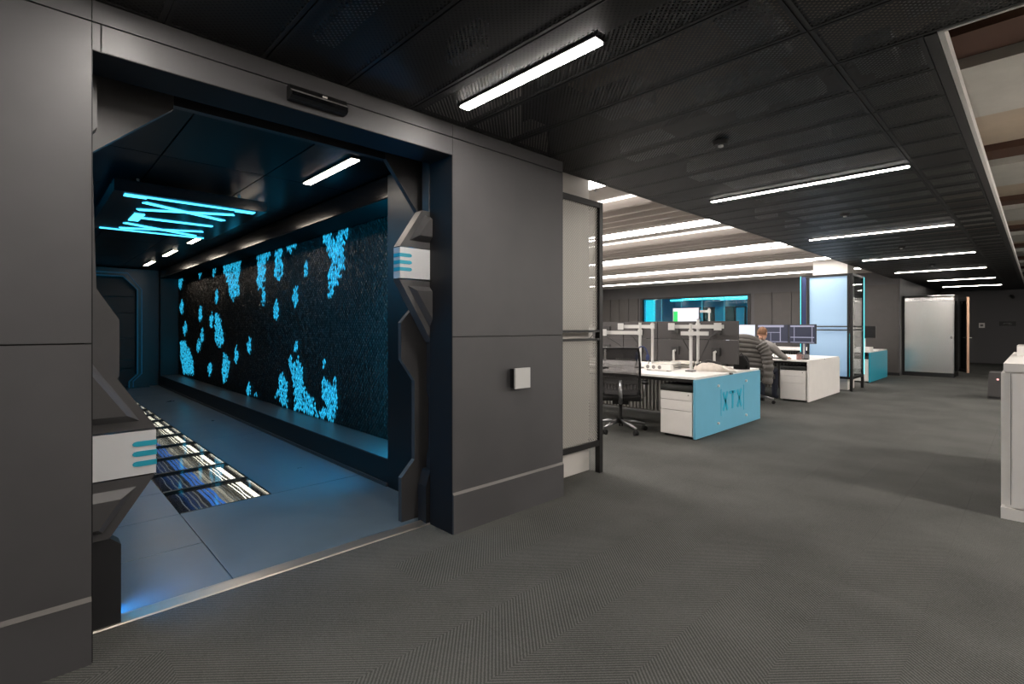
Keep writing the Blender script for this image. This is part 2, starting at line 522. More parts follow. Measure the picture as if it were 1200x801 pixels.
plenum('cable_tray', 'pale cable tray above the black ceiling crossing over the portal', 'cable tray', 'galv', (-2.55, -0.8, 1.05, 1.16, 2.8, 2.84))

# ---- open concrete slab on the far side of the ceiling edge
slab = struct(B(-2.78, 7, 2.95, 27, 3.5, 3.6).build('ceiling_slab', 'concrete'), 'beige concrete slab with white ribs above the white cabinet', 'ceiling')
yb = 1.7
while yb < 26:
    if yb > 2.0:
        B(-2.775, 7, max(2.95, yb - 0.42), yb, 3.33, 3.499).build('shade_band', 'beam_shade', slab)  # dark brown band paints the shadow beside each rib
    B(-2.775, 7, max(2.95, yb), yb + 1.25, 3.25, 3.499).build('slab_rib', 'beam', slab, bevel=0.01)
    B(-2.775, 7, max(2.95, yb + 1.251), yb + 2.85, 3.40, 3.499).build('slab_soffit', 'concrete', slab)
    yb += 3.3
struct(B(7, 7.1, -3.5, 27, 0, 3.6).build('wall_right', 'white_wall'), 'white wall closing the far side of the room', 'wall')
struct(B(-2.9, 7, -3.6, -3.5, 0, 3.6).build('wall_front', 'wall'), 'dark wall behind the viewer', 'wall')
struct(B(-13.1, -13, 2.9, 17.2, 0, 3.5).build('wall_office_side', 'white_wall'), 'pale wall at the far side of the desks', 'wall')
struct(B(-13, -2.9, 2.74, 2.9, 0, 3.5).build('wall_corridor_back', 'white_wall'), 'pale wall behind the glowing cell wall', 'wall')

# ---- office ceiling: pale slab, groups of hanging fins, recessed bright coffers
oc = struct(B(-13, -2.8, 2.9, 17.3, 2.86, 3.0).build('ceiling_office', 'office_ceiling'), 'pale office ceiling with groups of hanging fins', 'ceiling')
fin_me = B(-13, -3.0, 0, 0.06, 2.745, 2.862).mesh('ceiling_fin', 'baffle')
yg = 5.06 - 2.67
strip_me = B(-12.98, -2.86, 0, 0.36, 2.768, 2.773).mesh('coffer_light', 'lamp_office')
house_me = B(-12.98, -2.86, -0.005, 0.365, 2.7735, 2.859).mesh('housing', 'baffle')
thin_me = B(-12.98, -3.0, 0, 0.05, 2.835, 2.859).mesh('coffer_light', 'lamp_thin')
k = 0
ords = ['nearest the mesh screen', 'second beyond the mesh screen', 'third beyond the mesh screen', 'fourth beyond the mesh screen', 'fifth beyond the mesh screen', 'last before the locker wall']
while yg < 15.0:
    for q in range(5):
        link('ceiling_fin', fin_me, oc, (0, yg + 0.3 * q, 0))
    if yg > 2:
        t = thing('coffer_lamp', '-', 'lamp', (0, yg + 1.48, 0)); link('diffuser', strip_me, t); link('housing', house_me, t)
        tag(t, 'wide glowing coffer lamp across the office ceiling, ' + ords[min(k, 5)], 'lamp', 'wide coffer lamps of the office ceiling')
        t = link('slot_lamp', thin_me, None, (0, yg - 0.07, 0))
        tag(t, 'thin glowing slot lamp before the fins, ' + ords[min(k, 5)], 'lamp', 'thin slot lamps of the office ceiling')
        k += 1
    yg += 2.67

# ---- back wall of the office with lockers, a window and a nook
YB = 17.2
bw = MB().box(-13, -10.7, YB, YB + 0.15, 0, 3.45).box(-6.56, -2.62, YB, YB + 0.15, 0, 3.45).box(-10.7, -6.56, YB, YB + 0.15, 0, 0.9).box(-10.7, -6.56, YB, YB + 0.15, 2.42, 3.45)
bw.box(-2.80, -2.62, YB + 0.15, 27, 0, 3.45)
wall_back = struct(bw.build('wall_back', 'wall'), 'dark grey back wall of the office with locker fronts', 'wall')
for (x0, x1, nn) in ((-12.95, -10.78, 5), (-6.45, -4.2, 4)):
    ww = (x1 - x0) / nn
    for q in range(nn):
        B(x0 + q * ww + 0.012, x0 + (q + 1) * ww - 0.012, YB - 0.03, YB - 0.001, 0.1, 2.42).build('locker_panel', 'locker', wall_back, bevel=0.006)
for (x0, x1) in ((-4.15, -3.42), (-3.40, -2.64)):
    B(x0 + 0.01, x1 - 0.01, YB - 0.02, YB - 0.001, 0.06, 2.5).build('wall_panel', 'locker', wall_back, bevel=0.004)
struct(B(-4.2, -2.62, YB - 0.03, YB - 0.0205, 0, 0.08).build('baseboard_back', 'black'), 'black baseboard at the foot of the back wall', 'baseboard')
mat('end_wall', (88, 87, 89), 0.6)
we = struct(B(-2.62, 7, 25.3, 25.45, 0, 3.45).build('wall_end', 'end_wall'), 'near black wall closing the end of the aisle', 'wall')
# the window and the cyan room behind
win = struct(MB().box(-10.7, -10.6, YB - 0.02, YB + 0.1, 0.9, 2.42).box(-6.66, -6.56, YB - 0.02, YB + 0.1, 0.9, 2.42).box(-10.6, -6.66, YB - 0.02, YB + 0.1, 2.37, 2.42).box(-10.6, -6.66, YB - 0.02, YB + 0.1, 0.9, 0.96)
             .build('window_1', 'black'), 'wide interior window into a cyan lit room', 'window')
for q in range(5):
    a = -10.6 + q * 0.788
    B(a + 0.012, a + 0.776, YB + 0.03, YB + 0.045, 0.96, 2.37).build('pane', 'glass_teal', win)
    if q:
        B(a - 0.012, a + 0.012, YB + 0.02, YB + 0.055, 0.96, 2.37).build('mullion', 'teal_dark', win)
room = struct(MB().box(-11.2, -6.2, 20.6, 20.7, 0, 2.6).box(-11.2, -11.1, YB + 0.15, 20.6, 0, 2.6).box(-6.3, -6.2, YB + 0.15, 20.6, 0, 2.6).box(-11.2, -6.2, YB + 0.15, 20.7, 2.5, 2.6).box(-11.1, -6.3, YB + 0.15, 20.6, -0.1, 0)
              .build('wall_server_room', 'teal_dark'), 'walls of the cyan room behind the window', 'wall')
tag(B(-11.07, -10.70, 18.2, 18.3, 0.0, 2.4).build('glow_panel', 'cyan_soft', bevel=0.01), 'bright cyan glowing panel standing inside the window', 'light panel')
for q in range(9):
    a = -9.95 + q * 0.40
    r = thing('server_rack', 'tall cabinet in the cyan room, %s from the glowing panel' % ('first', 'second', 'third', 'fourth', 'fifth', 'sixth', 'seventh', 'eighth', 'ninth')[q], 'cabinet', group='cabinets in the cyan room')
    B(a, a + 0.34, 19.4, 20.2, 0.005, 2.1).build('body', 'charcoal' if q % 3 else 'teal_dark', r, bevel=0.01)
    B(a + 0.02, a + 0.32, 19.385, 19.399, 0.1, 2.05).build('door', 'black_gloss' if q % 2 == 0 else 'teal_bar', r)
for (a, b_, yq, lb) in ((-9.4, -6.7, 18.0, 'longest cyan tube lamp along the top of the window'), (-10.1, -9.6, 18.4, 'short cyan tube lamp beside the glowing panel'), (-8.2, -6.75, 18.6, 'cyan tube lamp behind the longest one')):
    tag(B(a, b_, yq, yq + 0.06, 2.33, 2.39).build('tube_lamp', 'cyan_led', bevel=0.01), lb, 'lamp', 'tube lamps in the cyan room')

# ---- corridor behind the portal
CX1 = -14.0
cf = struct(B(CX1, -2.9, -0.05, 2.2, -0.26, -0.17).box(CX1, -2.9, -0.05, 0.798, -0.17, -0.06).box(CX1, -2.9, 1.432, 2.2, -0.17, -0.06).box(-4.278, -2.9, 0.798, 1.432, -0.17, -0.06).box(CX1, -12.07, 0.798, 1.432, -0.17, -0.06).build('floor_corridor', 'groove'), 'blue grey stone tile floor of the corridor', 'floor')
rows = ((0.0, 0.80), (0.80, 1.43), (1.43, 2.2))
B(-4.277, -2.963, 0.803, 2.197, -0.06, 0).build('floor_tile', 'tile', cf)
xs = [-2.96, -3.62, -4.28]
while xs[-1] > CX1 + 0.4:
    xs.append(xs[-1] - 0.648)
xs[-1] = CX1
tc = {}
for r_, (y0, y1) in enumerate(rows):
    step = 1 if r_ < 2 else 4
    xs_ = xs if r_ < 2 else xs[2:]
    seq = xs_[::step] if xs[-1] in xs_[::step] else xs_[::step] + [xs[-1]]
    for a, b_ in zip(seq[:-1], seq[1:]):
        if r_ == 1 and b_ > -12.2 or r_ == 2 and a > -4.2:
            continue
        k = (round(a - b_, 3), r_)
        if k not in tc:
            tc[k] = B(0.003, a - b_ - 0.003, 0.003, y1 - y0 - 0.003, -0.06, 0).mesh('floor_tile', 'tile')
        link('floor_tile', tc[k], cf, (b_, y0, 0))
tag(struct(MB().prism([(-2.96, 0.0), (-2.875, 0.0), (-2.88, 0.006), (-2.94, 0.012), (-2.96, 0.012)], 0.05, 2.12, 'y').build('trim_threshold', 'threshold', bevel=0.001)), 'metal threshold strip between carpet and corridor tiles', 'trim')

# floor light box
fl = thing('floor_light_box', 'long glazed floor recess with white and blue light lines and imitated reflections', 'floor light', (0, 0, 0))
FX0, FX1 = -4.28, -4.28 - 0.648 * 12
B(FX1, FX0, 0.80, 1.43, -0.16, -0.15).box(FX1, FX0, 0.80, 0.808, -0.15, -0.004).box(FX1, FX0, 1.422, 1.43, -0.15, -0.004).box(FX0 - 0.008, FX0, 0.808, 1.422, -0.15, -0.004).box(FX1, FX1 + 0.008, 0.808, 1.422, -0.15, -0.004).build('tray', 'black_gloss', fl)
for q in range(13):
    a = FX0 - 0.648 * q
    B(a - 0.018, a + 0.018 if 0 < q else a, 0.808, 1.422, -0.03, 0.0).build('divider', 'black', fl)
    if q < 12:
        B(a - 0.63, a - 0.018, 0.81, 1.42, -0.012, -0.002).build('pane', 'glass_floor', fl)
lines = [(1.375, 0.016, 'floor_white'), (1.325, 0.004, 'floor_white'), (1.295, 0.003, 'floor_white'), (1.25, 0.005, 'mirror_line'), (1.215, 0.006, 'mirror_line'),
         (1.17, 0.005, 'mirror_line'), (1.135, 0.010, 'floor_blue'), (1.10, 0.010, 'floor_blue'), (1.065, 0.010, 'floor_blue'), (1.02, 0.005, 'mirror_line'),
         (0.985, 0.005, 'mirror_line'), (0.95, 0.005, 'mirror_line'), (0.90, 0.004, 'mirror_line')]
for yq, rr, mm in lines:  # thin and dim lines imitate mirror images of the bright strip
    pts = []
    n = 130
    ph = random.random() * 6
    for q in range(n + 1):
        a = FX0 - 0.03 + (FX1 - FX0 + 0.06) * q / n
        amp = 0.0 if yq > 1.36 else 0.0045
        pts.append((a, yq + amp * math.sin(a * 9 + ph * 0.3) + amp * 0.5 * math.sin(a * 19 + ph), -0.05))
    MB().tube(pts, rr, 6).build('light_line', mm, fl)

# corridor shell
struct(B(CX1, -3.35, -0.15, -0.05, -0.06, 2.75).build('wall_corridor_left', 'frame_dark'), 'dark wall of the corridor opposite the cell wall', 'wall')
struct(B(CX1 - 0.1, CX1, -0.15, 2.7, -0.06, 2.75).build('wall_corridor_end', 'frame_dark'), 'dark end wall of the corridor', 'wall')
wr = MB().box(CX1, -3.05, 2.6, 2.74, 0, 2.75)
wr.box(-3.8, -3.05, 2.2, 2.6, 0, 2.62)
wr.box(CX1, -13.75, 2.2, 2.6, 0, 2.62)
wall_cr = struct(wr.build('wall_corridor_right', 'black'), 'black wall carrying the glowing cell panel', 'wall')
B(-13.75, -3.8, 2.2, 2.6, 0, 0.225).build('skirt', 'black', wall_cr)
B(-13.75, -3.8, 2.195, 2.6, 0.2255, 0.236).build('ledge', 'frame', wall_cr)
B(-13.75, -3.8, 2.2, 2.6, 2.44, 2.62).build('soffit', 'soffit', wall_cr, bevel=0.004)
B(-13.75, -3.8, 2.203, 2.6, 2.43, 2.4395).build('soffit_underside', 'matte_black', wall_cr)
B(-13.75, -3.8, 2.186, 2.199, 0.0, 0.03).build('floor_bead', 'frame', wall_cr)
cv_ = thing('blue_fill_lamp', 'added unseen blue fill lamp along the corridor wall opposite the cells', 'lamp')  # unseen lamp added to turn the corridor floor bluer
B(-8.0, -3.4, -0.048, -0.02, 2.30, 2.36).build('diffuser', 'blue_fill', cv_)
B(-8.02, -3.38, -0.049, -0.01, 2.361, 2.40).build('housing', 'black', cv_)
cc = struct(B(CX1, -2.88, -0.1, 2.7, 2.66, 2.75).build('ceiling_corridor', 'groove'), 'dark panelled ceiling of the corridor', 'ceiling')
cm = B(0.005, 1.195, 0.005, 0.725, 0, 0.03).mesh('ceiling_panel', 'corr_ceiling')
for q in range(9):
    for p in range(3):
        link('ceiling_panel', cm, cc, (-3.34 - 1.2 * (q + 1) + (0.0), 0.0 + 0.73 * p, 2.625))

# corridor lamps
cl_me = B(0, 0.92, -0.032, 0.032, 2.608, 2.628).mesh('diffuser', 'lamp_corr')
ch_me = B(-0.012, 0.932, -0.042, 0.042, 2.612, 2.64).mesh('housing', 'black')
for q, a in enumerate((-4.5, -6.6, -8.95, -10.9, -12.9)):
    t = thing('corridor_lamp', 'linear lamp on the corridor ceiling, number %s from the portal' % ('one', 'two', 'three', 'four', 'five')[q], 'lamp', (a, 1.8, 0), group='linear lamps of the corridor')
    link('diffuser', cl_me, t); link('housing', ch_me, t)

# ---- glowing cell wall
led = thing('cell_wall', 'long wall of dark metal scales with glowing blue clusters', 'light wall')
PX_, PZ_ = 0.032, 0.056
FY = 2.545
def pix(px, py):
    """measured outline point -> (x,z) on the cell wall plane"""
    th = math.atan2(617, 593)
    r = (px - 600) / FPX
    dx, dy, dz = -math.sin(th) + math.cos(th) * r, math.cos(th) + math.sin(th) * r, (HORIZON - py) / FPX
    d = FY / dy
    return (d * dx, 1.35 + d * dz)
CL = [
 [(379,262),(392,257),(390,275),(393,283),(397,270),(398,255),(409,250),(408,275),(404,280),(403,300),(405,315),(398,318),(399,328),(392,335),(387,350),(384,347),(385,320),(388,310),(386,298),(381,290),(378,280)],
 [(331,279),(350,271),(349,292),(344,290),(340,297),(334,287)],
 [(322,294),(331,290),(332,318),(328,328),(322,325)],
 [(301,289),(317,283),(317,300),(312,304),(311,325),(306,340),(302,336)],
 [(261,302),(282,295),(282,315),(279,330),(282,343),(277,347),(273,353),(269,345),(267,330),(262,318)],
 [(209,319),(216,317),(215,326),(212,339),(209,336)],
 [(211,352),(215,352),(215,366),(211,366)],
 [(215,377),(219,377),(219,391),(215,391)],
 [(233,312),(236,311),(236,324),(233,324)],
 [(249,305),(253,304),(253,324),(249,323)],
 [(233,360),(237,360),(237,375),(233,375)],
 [(252,341),(256,340),(256,356),(252,356)],
 [(246,367),(250,367),(250,383),(246,383)],
 [(252,368),(256,366),(259,378),(262,395),(262,404),(257,407),(252,399)],
 [(235,385),(239,385),(239,400),(235,400)],
 [(231,398),(235,398),(235,412),(231,412)],
 [(244,424),(248,424),(248,440),(244,440)],
 [(275,407),(279,406),(279,425),(275,425)],
 [(290,395),(294,395),(294,416),(290,416)],
 [(307,338),(311,337),(312,357),(307,357)],
 [(321,352),(326,351),(326,376),(321,376)],
 [(343,335),(349,334),(349,360),(343,360)],
 [(356,307),(361,306),(360,321),(356,321)],
 [(345,400),(349,399),(348,412),(345,412)],
 [(211,400),(217,398),(219,405),(223,410),(227,425),(227,438),(215,438),(212,420)],
 [(262,412),(266,415),(270,428),(267,440),(262,450),(260,435)],
 [(328,433),(333,440),(337,450),(337,476),(329,475),(328,463),(322,463),(327,452)],
 [(339,412),(344,425),(349,418),(353,425),(355,440),(357,460),(362,463),(366,468),(371,480),(373,486),(381,475),(376,457),(379,440),(384,445),(386,452),(391,445),(396,438),(394,452),(397,465),(395,480),(389,496),(378,492),(360,484),(345,480),(344,450),(339,430)],
 [(289,450),(294,452),(293,464),(289,463)],
 [(299,458),(301,458),(301,462),(299,462)],
 [(378,424),(381,418),(381,424),(378,430)],
]
def lens(c):
    """small four point patches become pointed drops"""
    if len(c) != 4:
        return c
    a, b_, d, e = c
    xm = (a[0] + b_[0]) / 2; yt = min(a[1], b_[1]); yb_ = max(d[1], e[1]); hgt = yb_ - yt
    return [(xm + 0.5, yt - 2), (b_[0] + 0.3, yt + hgt * 0.35), (b_[0] + 0.3, yt + hgt * 0.7), (xm - 0.5, yb_ + 2), (a[0] - 0.3, yt + hgt * 0.75), (a[0] - 0.3, yt + hgt * 0.4)]
CLW = [[pix(*p) for p in lens(c)] for c in CL]
BBX = [(min(p[0] for p in c), max(p[0] for p in c), min(p[1] for p in c), max(p[1] for p in c)) for c in CLW]
def inside(c, x, z):
    r = False
    j = len(c) - 1
    for i in range(len(c)):
        (xi, zi), (xj, zj) = c[i], c[j]
        if (zi > z) != (zj > z) and x < (xj - xi) * (z - zi) / (zj - zi) + xi:
            r = not r
        j = i
    return r
def scale_geo(V, F, x, z, lit):
    """one folded hexagonal scale"""
    hw, hz = PX_ * (0.44 if lit else 0.47), PZ_ * 0.52
    yb = FY + random.uniform(-0.003, 0.003)
    tx, tz = random.uniform(-0.30, 0.30), random.uniform(-0.12, 0.16)
    o = len(V)
    for (a, c) in ((0, -hz), (hw, -hz * 0.25), (hw, hz * 0.25), (0, hz), (-hw, hz * 0.25), (-hw, -hz * 0.25)):
        V.append((x + a, yb + a * tx + c * tz, z + c))
    V.append((x + random.uniform(-0.004, 0.004), yb - 0.009, z + random.uniform(-0.006, 0.006)))
    for q in range(6):
        F.append((o + q, o + (q + 1) % 6, o + 6))
dark_v, dark_f = [], []
lit = [[[], []] for _ in CLW]
ix = 0
xx = -3.83
while xx > -13.74:
    z = 0.265 + (PZ_ * 0.5 if ix % 2 else 0)
    while z < 2.415:
        hit = -1
        for ci, c in enumerate(CLW):
            bb = BBX[ci]
            if bb[0] - 0.03 <= xx <= bb[1] + 0.03 and bb[2] <= z <= bb[3] and inside(c, xx + random.gauss(0, 0.016), z + random.gauss(0, 0.02)):
                hit = ci
                break
        if hit >= 0 and random.random() < 0.90:
            scale_geo(*lit[hit], xx, z, True)
        else:
            scale_geo(dark_v, dark_f, xx, z, False)
        z += PZ_ * 0.98
    xx -= PX_ * 0.82
    ix += 1
def raw(name, V, F, m, parent):
    me = bpy.data.meshes.new(name)
    me.from_pydata(V, [], F)
    me.materials.append(M[m])
    return link(name, me, parent)
raw('dark_scales', dark_v, dark_f, 'scale_dark', led)['kind'] = 'stuff'
for ci, (V, F) in enumerate(lit):
    if V:
        o = raw('lit_cluster', V, F, 'cell_lit' if ci % 4 else 'cell_lit', led)
        o['kind'] = 'stuff'
B(-13.74, -3.81, 2.56, 2.599, 0.237, 2.429).build('backing', 'black', led)

# ---- sculpted portal frame
pf = thing('portal_frame', 'angular dark sculpted frame lining the portal opening', 'door frame')
XF = -2.885
def mir(poly):
    return [(2.2 - p[0], 2.53 - p[1]) for p in poly]
def side(mirror):
    T = mir if mirror else (lambda p: p)
    nm = '' 
    up_o = [(0.02, 1.29), (0.19, 1.29), (0.445, 0.872), (0.02, 0.872)]
    up_i = [(0.10, 1.20), (0.165, 1.20), (0.33, 0.945), (0.10, 0.945)]
    lo_o = [(0.02, 0.655), (0.44, 0.655), (0.27, 0.398), (0.02, 0.398)]
    lo_i = [(0.08, 0.575), (0.31, 0.575), (0.23, 0.455), (0.08, 0.455)]
    MB().raised(T(up_o), T(up_i), XF - 0.08, XF, XF + 0.035).build('wedge', 'frame', pf)
    MB().raised(T(lo_o), T(lo_i), XF - 0.08, XF, XF + 0.035).build('wedge', 'frame', pf)
    lab = MB().prism(T([(0.02, 0.662), (0.443, 0.662), (0.443, 0.864), (0.02, 0.864)]), XF - 0.075, XF + 0.004).build('label_plate', 'label_white', pf, bevel=0.003)
    for q in range(3):
        zc = 0.806 - 0.046 * q
        p = [(0.352, zc), (0.358, zc - 0.009), (0.370, zc - 0.012), (0.4455, zc - 0.012), (0.4455, zc + 0.012), (0.370, zc + 0.012), (0.358, zc + 0.009)]
        MB().prism(T(p), XF - 0.07, XF + 0.0065).build('stripe', 'teal_bar', lab)
    MB().prism(T([(0.02, 0.0), (0.313, 0.0), (0.313, 0.36), (0.275, 0.396), (0.02, 0.396)]) if not mirror else
               [(2.18, 0.0), (1.965, 0.0), (1.965, 0.26), (2.0, 0.36), (2.18, 0.36)], XF - 0.1, XF - 0.005).build('foot_block', 'frame_dark', pf, bevel=0.004)
    MB().prism([(0.02, 1.292), (0.185, 1.292), (0.195, 1.32), (0.195, 2.18), (0.228, 2.23), (0.228, 2.5), (0.02, 2.5)] if not mirror else
               [(2.18, 2.135), (2.18, 2.5), (1.985, 2.5), (1.985, 2.135)], XF - 0.08, XF).build('post', 'frame', pf, bevel=0.004)
    if mirror:
        MB().prism([(2.18, 1.235), (2.02, 1.235), (2.02, 0.9), (2.035, 0.85), (2.035, 0.5), (2.02, 0.44), (2.02, 0.362), (2.18, 0.362)], XF - 0.08, XF).build('post', 'frame_dark', pf, bevel=0.003)
side(False); side(True)
B(XF - 0.08, XF, 0.02, 2.18, 2.502, 2.62).build('head', 'frame_dark', pf)
# deeper frame with chamfered corners
XB0, XB1 = -3.085, -3.04
lp = [(-0.05, 0.0), (0.31, 0.0), (0.31, 0.304), (0.21, 0.413), (0.21, 0.966), (0.323, 1.113), (0.323, 1.379), (0.2375, 1.525), (0.222, 2.157), (0.54, 2.45), (0.54, 2.62), (-0.05, 2.62)]
rp = [(2.25, 0.0), (1.866, 0.0), (1.866, 0.304), (1.973, 0.413), (1.973, 0.966), (1.866, 1.121), (1.863, 1.374), (2.0, 1.525), (2.0, 2.146), (1.742, 2.48), (1.742, 2.62), (2.25, 2.62)]
MB().prism(lp, XB0, XB1).build('inner_jamb', 'frame', pf, bevel=0.006)
MB().prism(rp, XB0 + 0.005, XB1).build('inner_jamb', 'frame', pf, bevel=0.006)
B(XB0, XB1, 0.541, 1.741, 2.47, 2.62).build('inner_head', 'frame_dark', pf)
# blue strips on the corridor side of the frame
B(-3.03, -3.0, 0.285, 0.297, 0.03, 0.33).build('light_strip', 'blue_strip', pf)
B(-3.03, -3.0, 0.27, 0.28, 0.68, 0.85).build('light_strip', 'blue_strip', pf)
B(-3.30, -3.27, 2.09, 2.10, 1.70, 1.85).build('light_strip', 'blue_strip', pf)
B(-3.825, -3.802, 2.24, 2.46, 0.26, 2.40).build('end_light', 'niche_light', wall_cr)

# sensor bar over the portal
sb = thing('door_sensor', 'black motion sensor bar mounted on the portal header', 'sensor', (XW, 0.95, 2.49))
MB().prism([(0.001, 0.0), (0.045, 0.0), (0.062, 0.014), (0.062, 0.032), (0.048, 0.045), (0.040, 0.07), (0.001, 0.07)], 0.0, 0.30, 'y').build('body', 'black', sb, bevel=0.002)
MB().prism([(0.0625, 0.012), (0.066, 0.012), (0.066, 0.030), (0.0625, 0.030)], 0.006, 0.294, 'y').build('lens_bar', 'black_gloss', sb)
MB().prism([(0.0475, 0.046), (0.0505, 0.0425), (0.0655, 0.031), (0.0625, 0.0345)], 0.004, 0.296, 'y').build('edge_strip', 'grey_plastic', sb)
B(0.043, 0.049, 0.165, 0.19, 0.05, 0.058).build('badge', 'paper', sb)

# access reader on the wall
rd = thing('card_reader', 'square brushed metal door reader on the dark wall', 'reader', (XW, 2.50, 0.905))
B(0.0, 0.05, 0.01, 0.145, 0.005, 0.14).build('back_box', 'black', rd, bevel=0.004)
B(0.0505, 0.065, 0.0, 0.15, 0.0, 0.145).build('face_plate', 'silver', rd, bevel=0.005, seg=2)

# ---- corridor end door
dr = struct(thing('door_1', 'dark panelled door at the corridor end in a blue lit frame', 'door'))
XD = CX1 + 0.02
ohole = [(0.25, 0.0), (1.62, 0.0), (1.62, 0.16), (1.74, 0.32), (1.74, 2.13), (1.50, 2.40), (0.25, 2.40)]
MB().prism([(1.63, 0.0), (1.98, 0.0), (1.98, 2.60), (0.25, 2.60), (0.25, 2.44), (1.52, 2.44), (1.78, 2.15), (1.78, 0.30), (1.63, 0.14)], XD, XD + 0.30).build('frame', 'frame_dark', dr, bevel=0.01)
for off, wd in ((0.0, 0.025), (0.075, 0.025)):
    p = [(1.615, 0.02), (1.615, 0.15), (1.765, 0.31), (1.765, 2.145), (1.513, 2.425), (0.3, 2.425)]
    pts = [(XD + 0.31, a + off, c + (off if c > 2.3 else 0)) for a, c in p]
    MB().tube(pts, 0.012, 6).build('light_line', 'door_blue', dr)
for q, (z0, z1) in enumerate(((0.02, 0.42), (0.44, 0.60), (0.62, 1.08), (1.10, 1.62), (1.64, 1.98), (2.0, 2.38))):
    MB().prism([(0.1, z0), (1.74, z0), (1.74, z1 - 0.04), (1.70, z1), (0.1, z1)], XD + 0.05, XD + 0.12 + 0.03 * (q % 2)).build('door_panel', 'charcoal', dr, bevel=0.012)
B(XD + 0.155, XD + 0.165, 0.86, 1.16, 1.72, 1.88).build('sign_plate', 'label_white', dr)
for q in range(3):
    B(XD + 0.166, XD + 0.168, 0.96, 1.12, 1.745 + 0.04 * q, 1.765 + 0.04 * q).build('sign_stripe', 'teal_bar', dr)

# ---- hanging luminous logo panel in the corridor
lg = thing('logo_light', 'black ceiling panel with glowing blue XTX letters in brackets', 'light panel')
B(-7.42, -5.22, 0.52, 1.70, 2.462, 2.56).build('panel', 'black_gloss', lg, bevel=0.006)
for (a, c) in ((-5.4, 0.7), (-7.2, 0.7), (-5.4, 1.5), (-7.2, 1.5)):
    B(a - 0.01, a + 0.01, c - 0.01, c + 0.01, 2.5605, 2.624).build('hanger', 'metal', lg)
def bar(x0, y0, x1, y1, wd, name='letter_bar'):
    d = Vector((x1 - x0, y1 - y0)).normalized()
    nn = Vector((-d.y, d.x)) * wd / 2
    return MB().prism([(x0 + nn.x, y0 + nn.y), (x1 + nn.x, y1 + nn.y), (x1 - nn.x, y1 - nn.y), (x0 - nn.x, y0 - nn.y)], 2.456, 2.4615, 'z').build(name, 'logo_blue', lg)
bar(-5.33, 0.60, -5.33, 1.62, 0.045, 'bracket'); bar(-7.32, 0.60, -7.32, 1.62, 0.045, 'bracket')
bar(-5.37, 0.60, -5.37, 0.76, 0.05, 'bracket_end'); bar(-5.37, 1.46, -5.37, 1.62, 0.05, 'bracket_end')
for xc in (-5.76, -7.0):
    bar(xc + 0.19, 0.77, xc - 0.19, 1.50, 0.062, 'letter_x'); bar(xc - 0.19, 0.77, xc + 0.19, 1.50, 0.062, 'letter_x')
bar(-6.38, 0.86, -6.38, 1.50, 0.065, 'letter_t'); bar(-6.60, 0.815, -6.16, 0.815, 0.085, 'letter_t')

# ---- aisle lamps; those from the end wall on are added for their light
order = ['just above the portal header', 'nearest the portal corner', 'second along the aisle', 'third along the aisle', 'fourth along the aisle', 'fifth along the aisle', 'sixth along the aisle before the booth', 'last along the aisle, added to light the end wall', 'unseen, added to light the white cabinet', 'unseen, added behind the viewer, right of the aisle', 'unseen, added behind the viewer, over the aisle']
for q, (a, b_, yq) in enumerate(((-2.37, -1.39, 0.30), (-2.37, -1.39, 1.885), (-2.37, -0.73, 5.18), (-2.40, -0.75, 8.55), (-2.42, -0.77, 12.0), (-2.42, -0.8, 15.3), (-2.2, -0.8, 18.7), (-2.2, -0.8, 22.0), (0.5, 2.1, 1.885), (0.5, 2.1, -1.4), (-2.37, -0.73, -1.4))):
    t = thing('linear_lamp', 'warm white linear lamp in the black ceiling, ' + order[q], 'lamp', group='linear lamps in the black ceiling')
    B(a, b_, yq - (0.030 if q < 2 else 0.021), yq + (0.030 if q < 2 else 0.021), ZC - 0.016, ZC - 0.004).build('diffuser', 'lamp_aisle' if q < 2 or q > 7 else 'lamp_far', t)
    B(a - 0.012, b_ + 0.012, yq - 0.040, yq + 0.040, ZC - 0.010, ZC + 0.03).build('housing', 'black', t)
for q, yq in enumerate((3.55, 6.87, 10.37, 13.84)):
    t = thing('smoke_detector', 'small round detector under the black ceiling, %s from the portal' % ('first', 'second', 'third', 'fourth')[q], 'detector', (-1.56, yq, ZC - 0.03), group='detectors under the black ceiling')
    MB().cyl((0, 0), 0.045, 0.0, 0.027, 20, 0.055).build('body', 'charcoal', t)
    MB().cyl((0, 0), 0.018, -0.012, -0.0005, 12).build('sensor', 'white', t)
# unseen fill lamps added outside the frame to light cabinet, slab and carpet
for q, yq in enumerate((4.6, 7.9, 11.2, 14.5)):
    t = thing('fill_pendant', 'added unseen fill pendant under the concrete slab, %s along the aisle' % ('first', 'second', 'third', 'fourth')[q], 'lamp', group='added fill lamps under the concrete slab')
    B(1.6, 3.6, yq - 0.06, yq + 0.06, 2.80, 2.81).build('diffuser', 'lamp_fill', t)
    B(1.58, 3.62, yq - 0.07, yq + 0.07, 2.811, 2.86).build('housing', 'black', t)
    for a in (1.8, 3.4):
        B(a - 0.004, a + 0.004, yq - 0.004, yq + 0.004, 2.861, 3.25).build('wire', 'metal', t)

# ================================================================== COLUMNS AND THEIR SCREENS
def column(name, x0, x1, y0, y1, label, z1=2.86):
    o = B(x0, x1, y0, y1, 0, z1).build(name, 'white_wall', bevel=0.01)
    return struct(o, label, 'column')
column('column_1', -3.55, -2.93, 3.2, 3.82, 'white column behind the mesh screen beside the portal wall')
column('column_2', -3.45, -2.80, 12.54, 13.1, 'white column inside the blue glass casing')

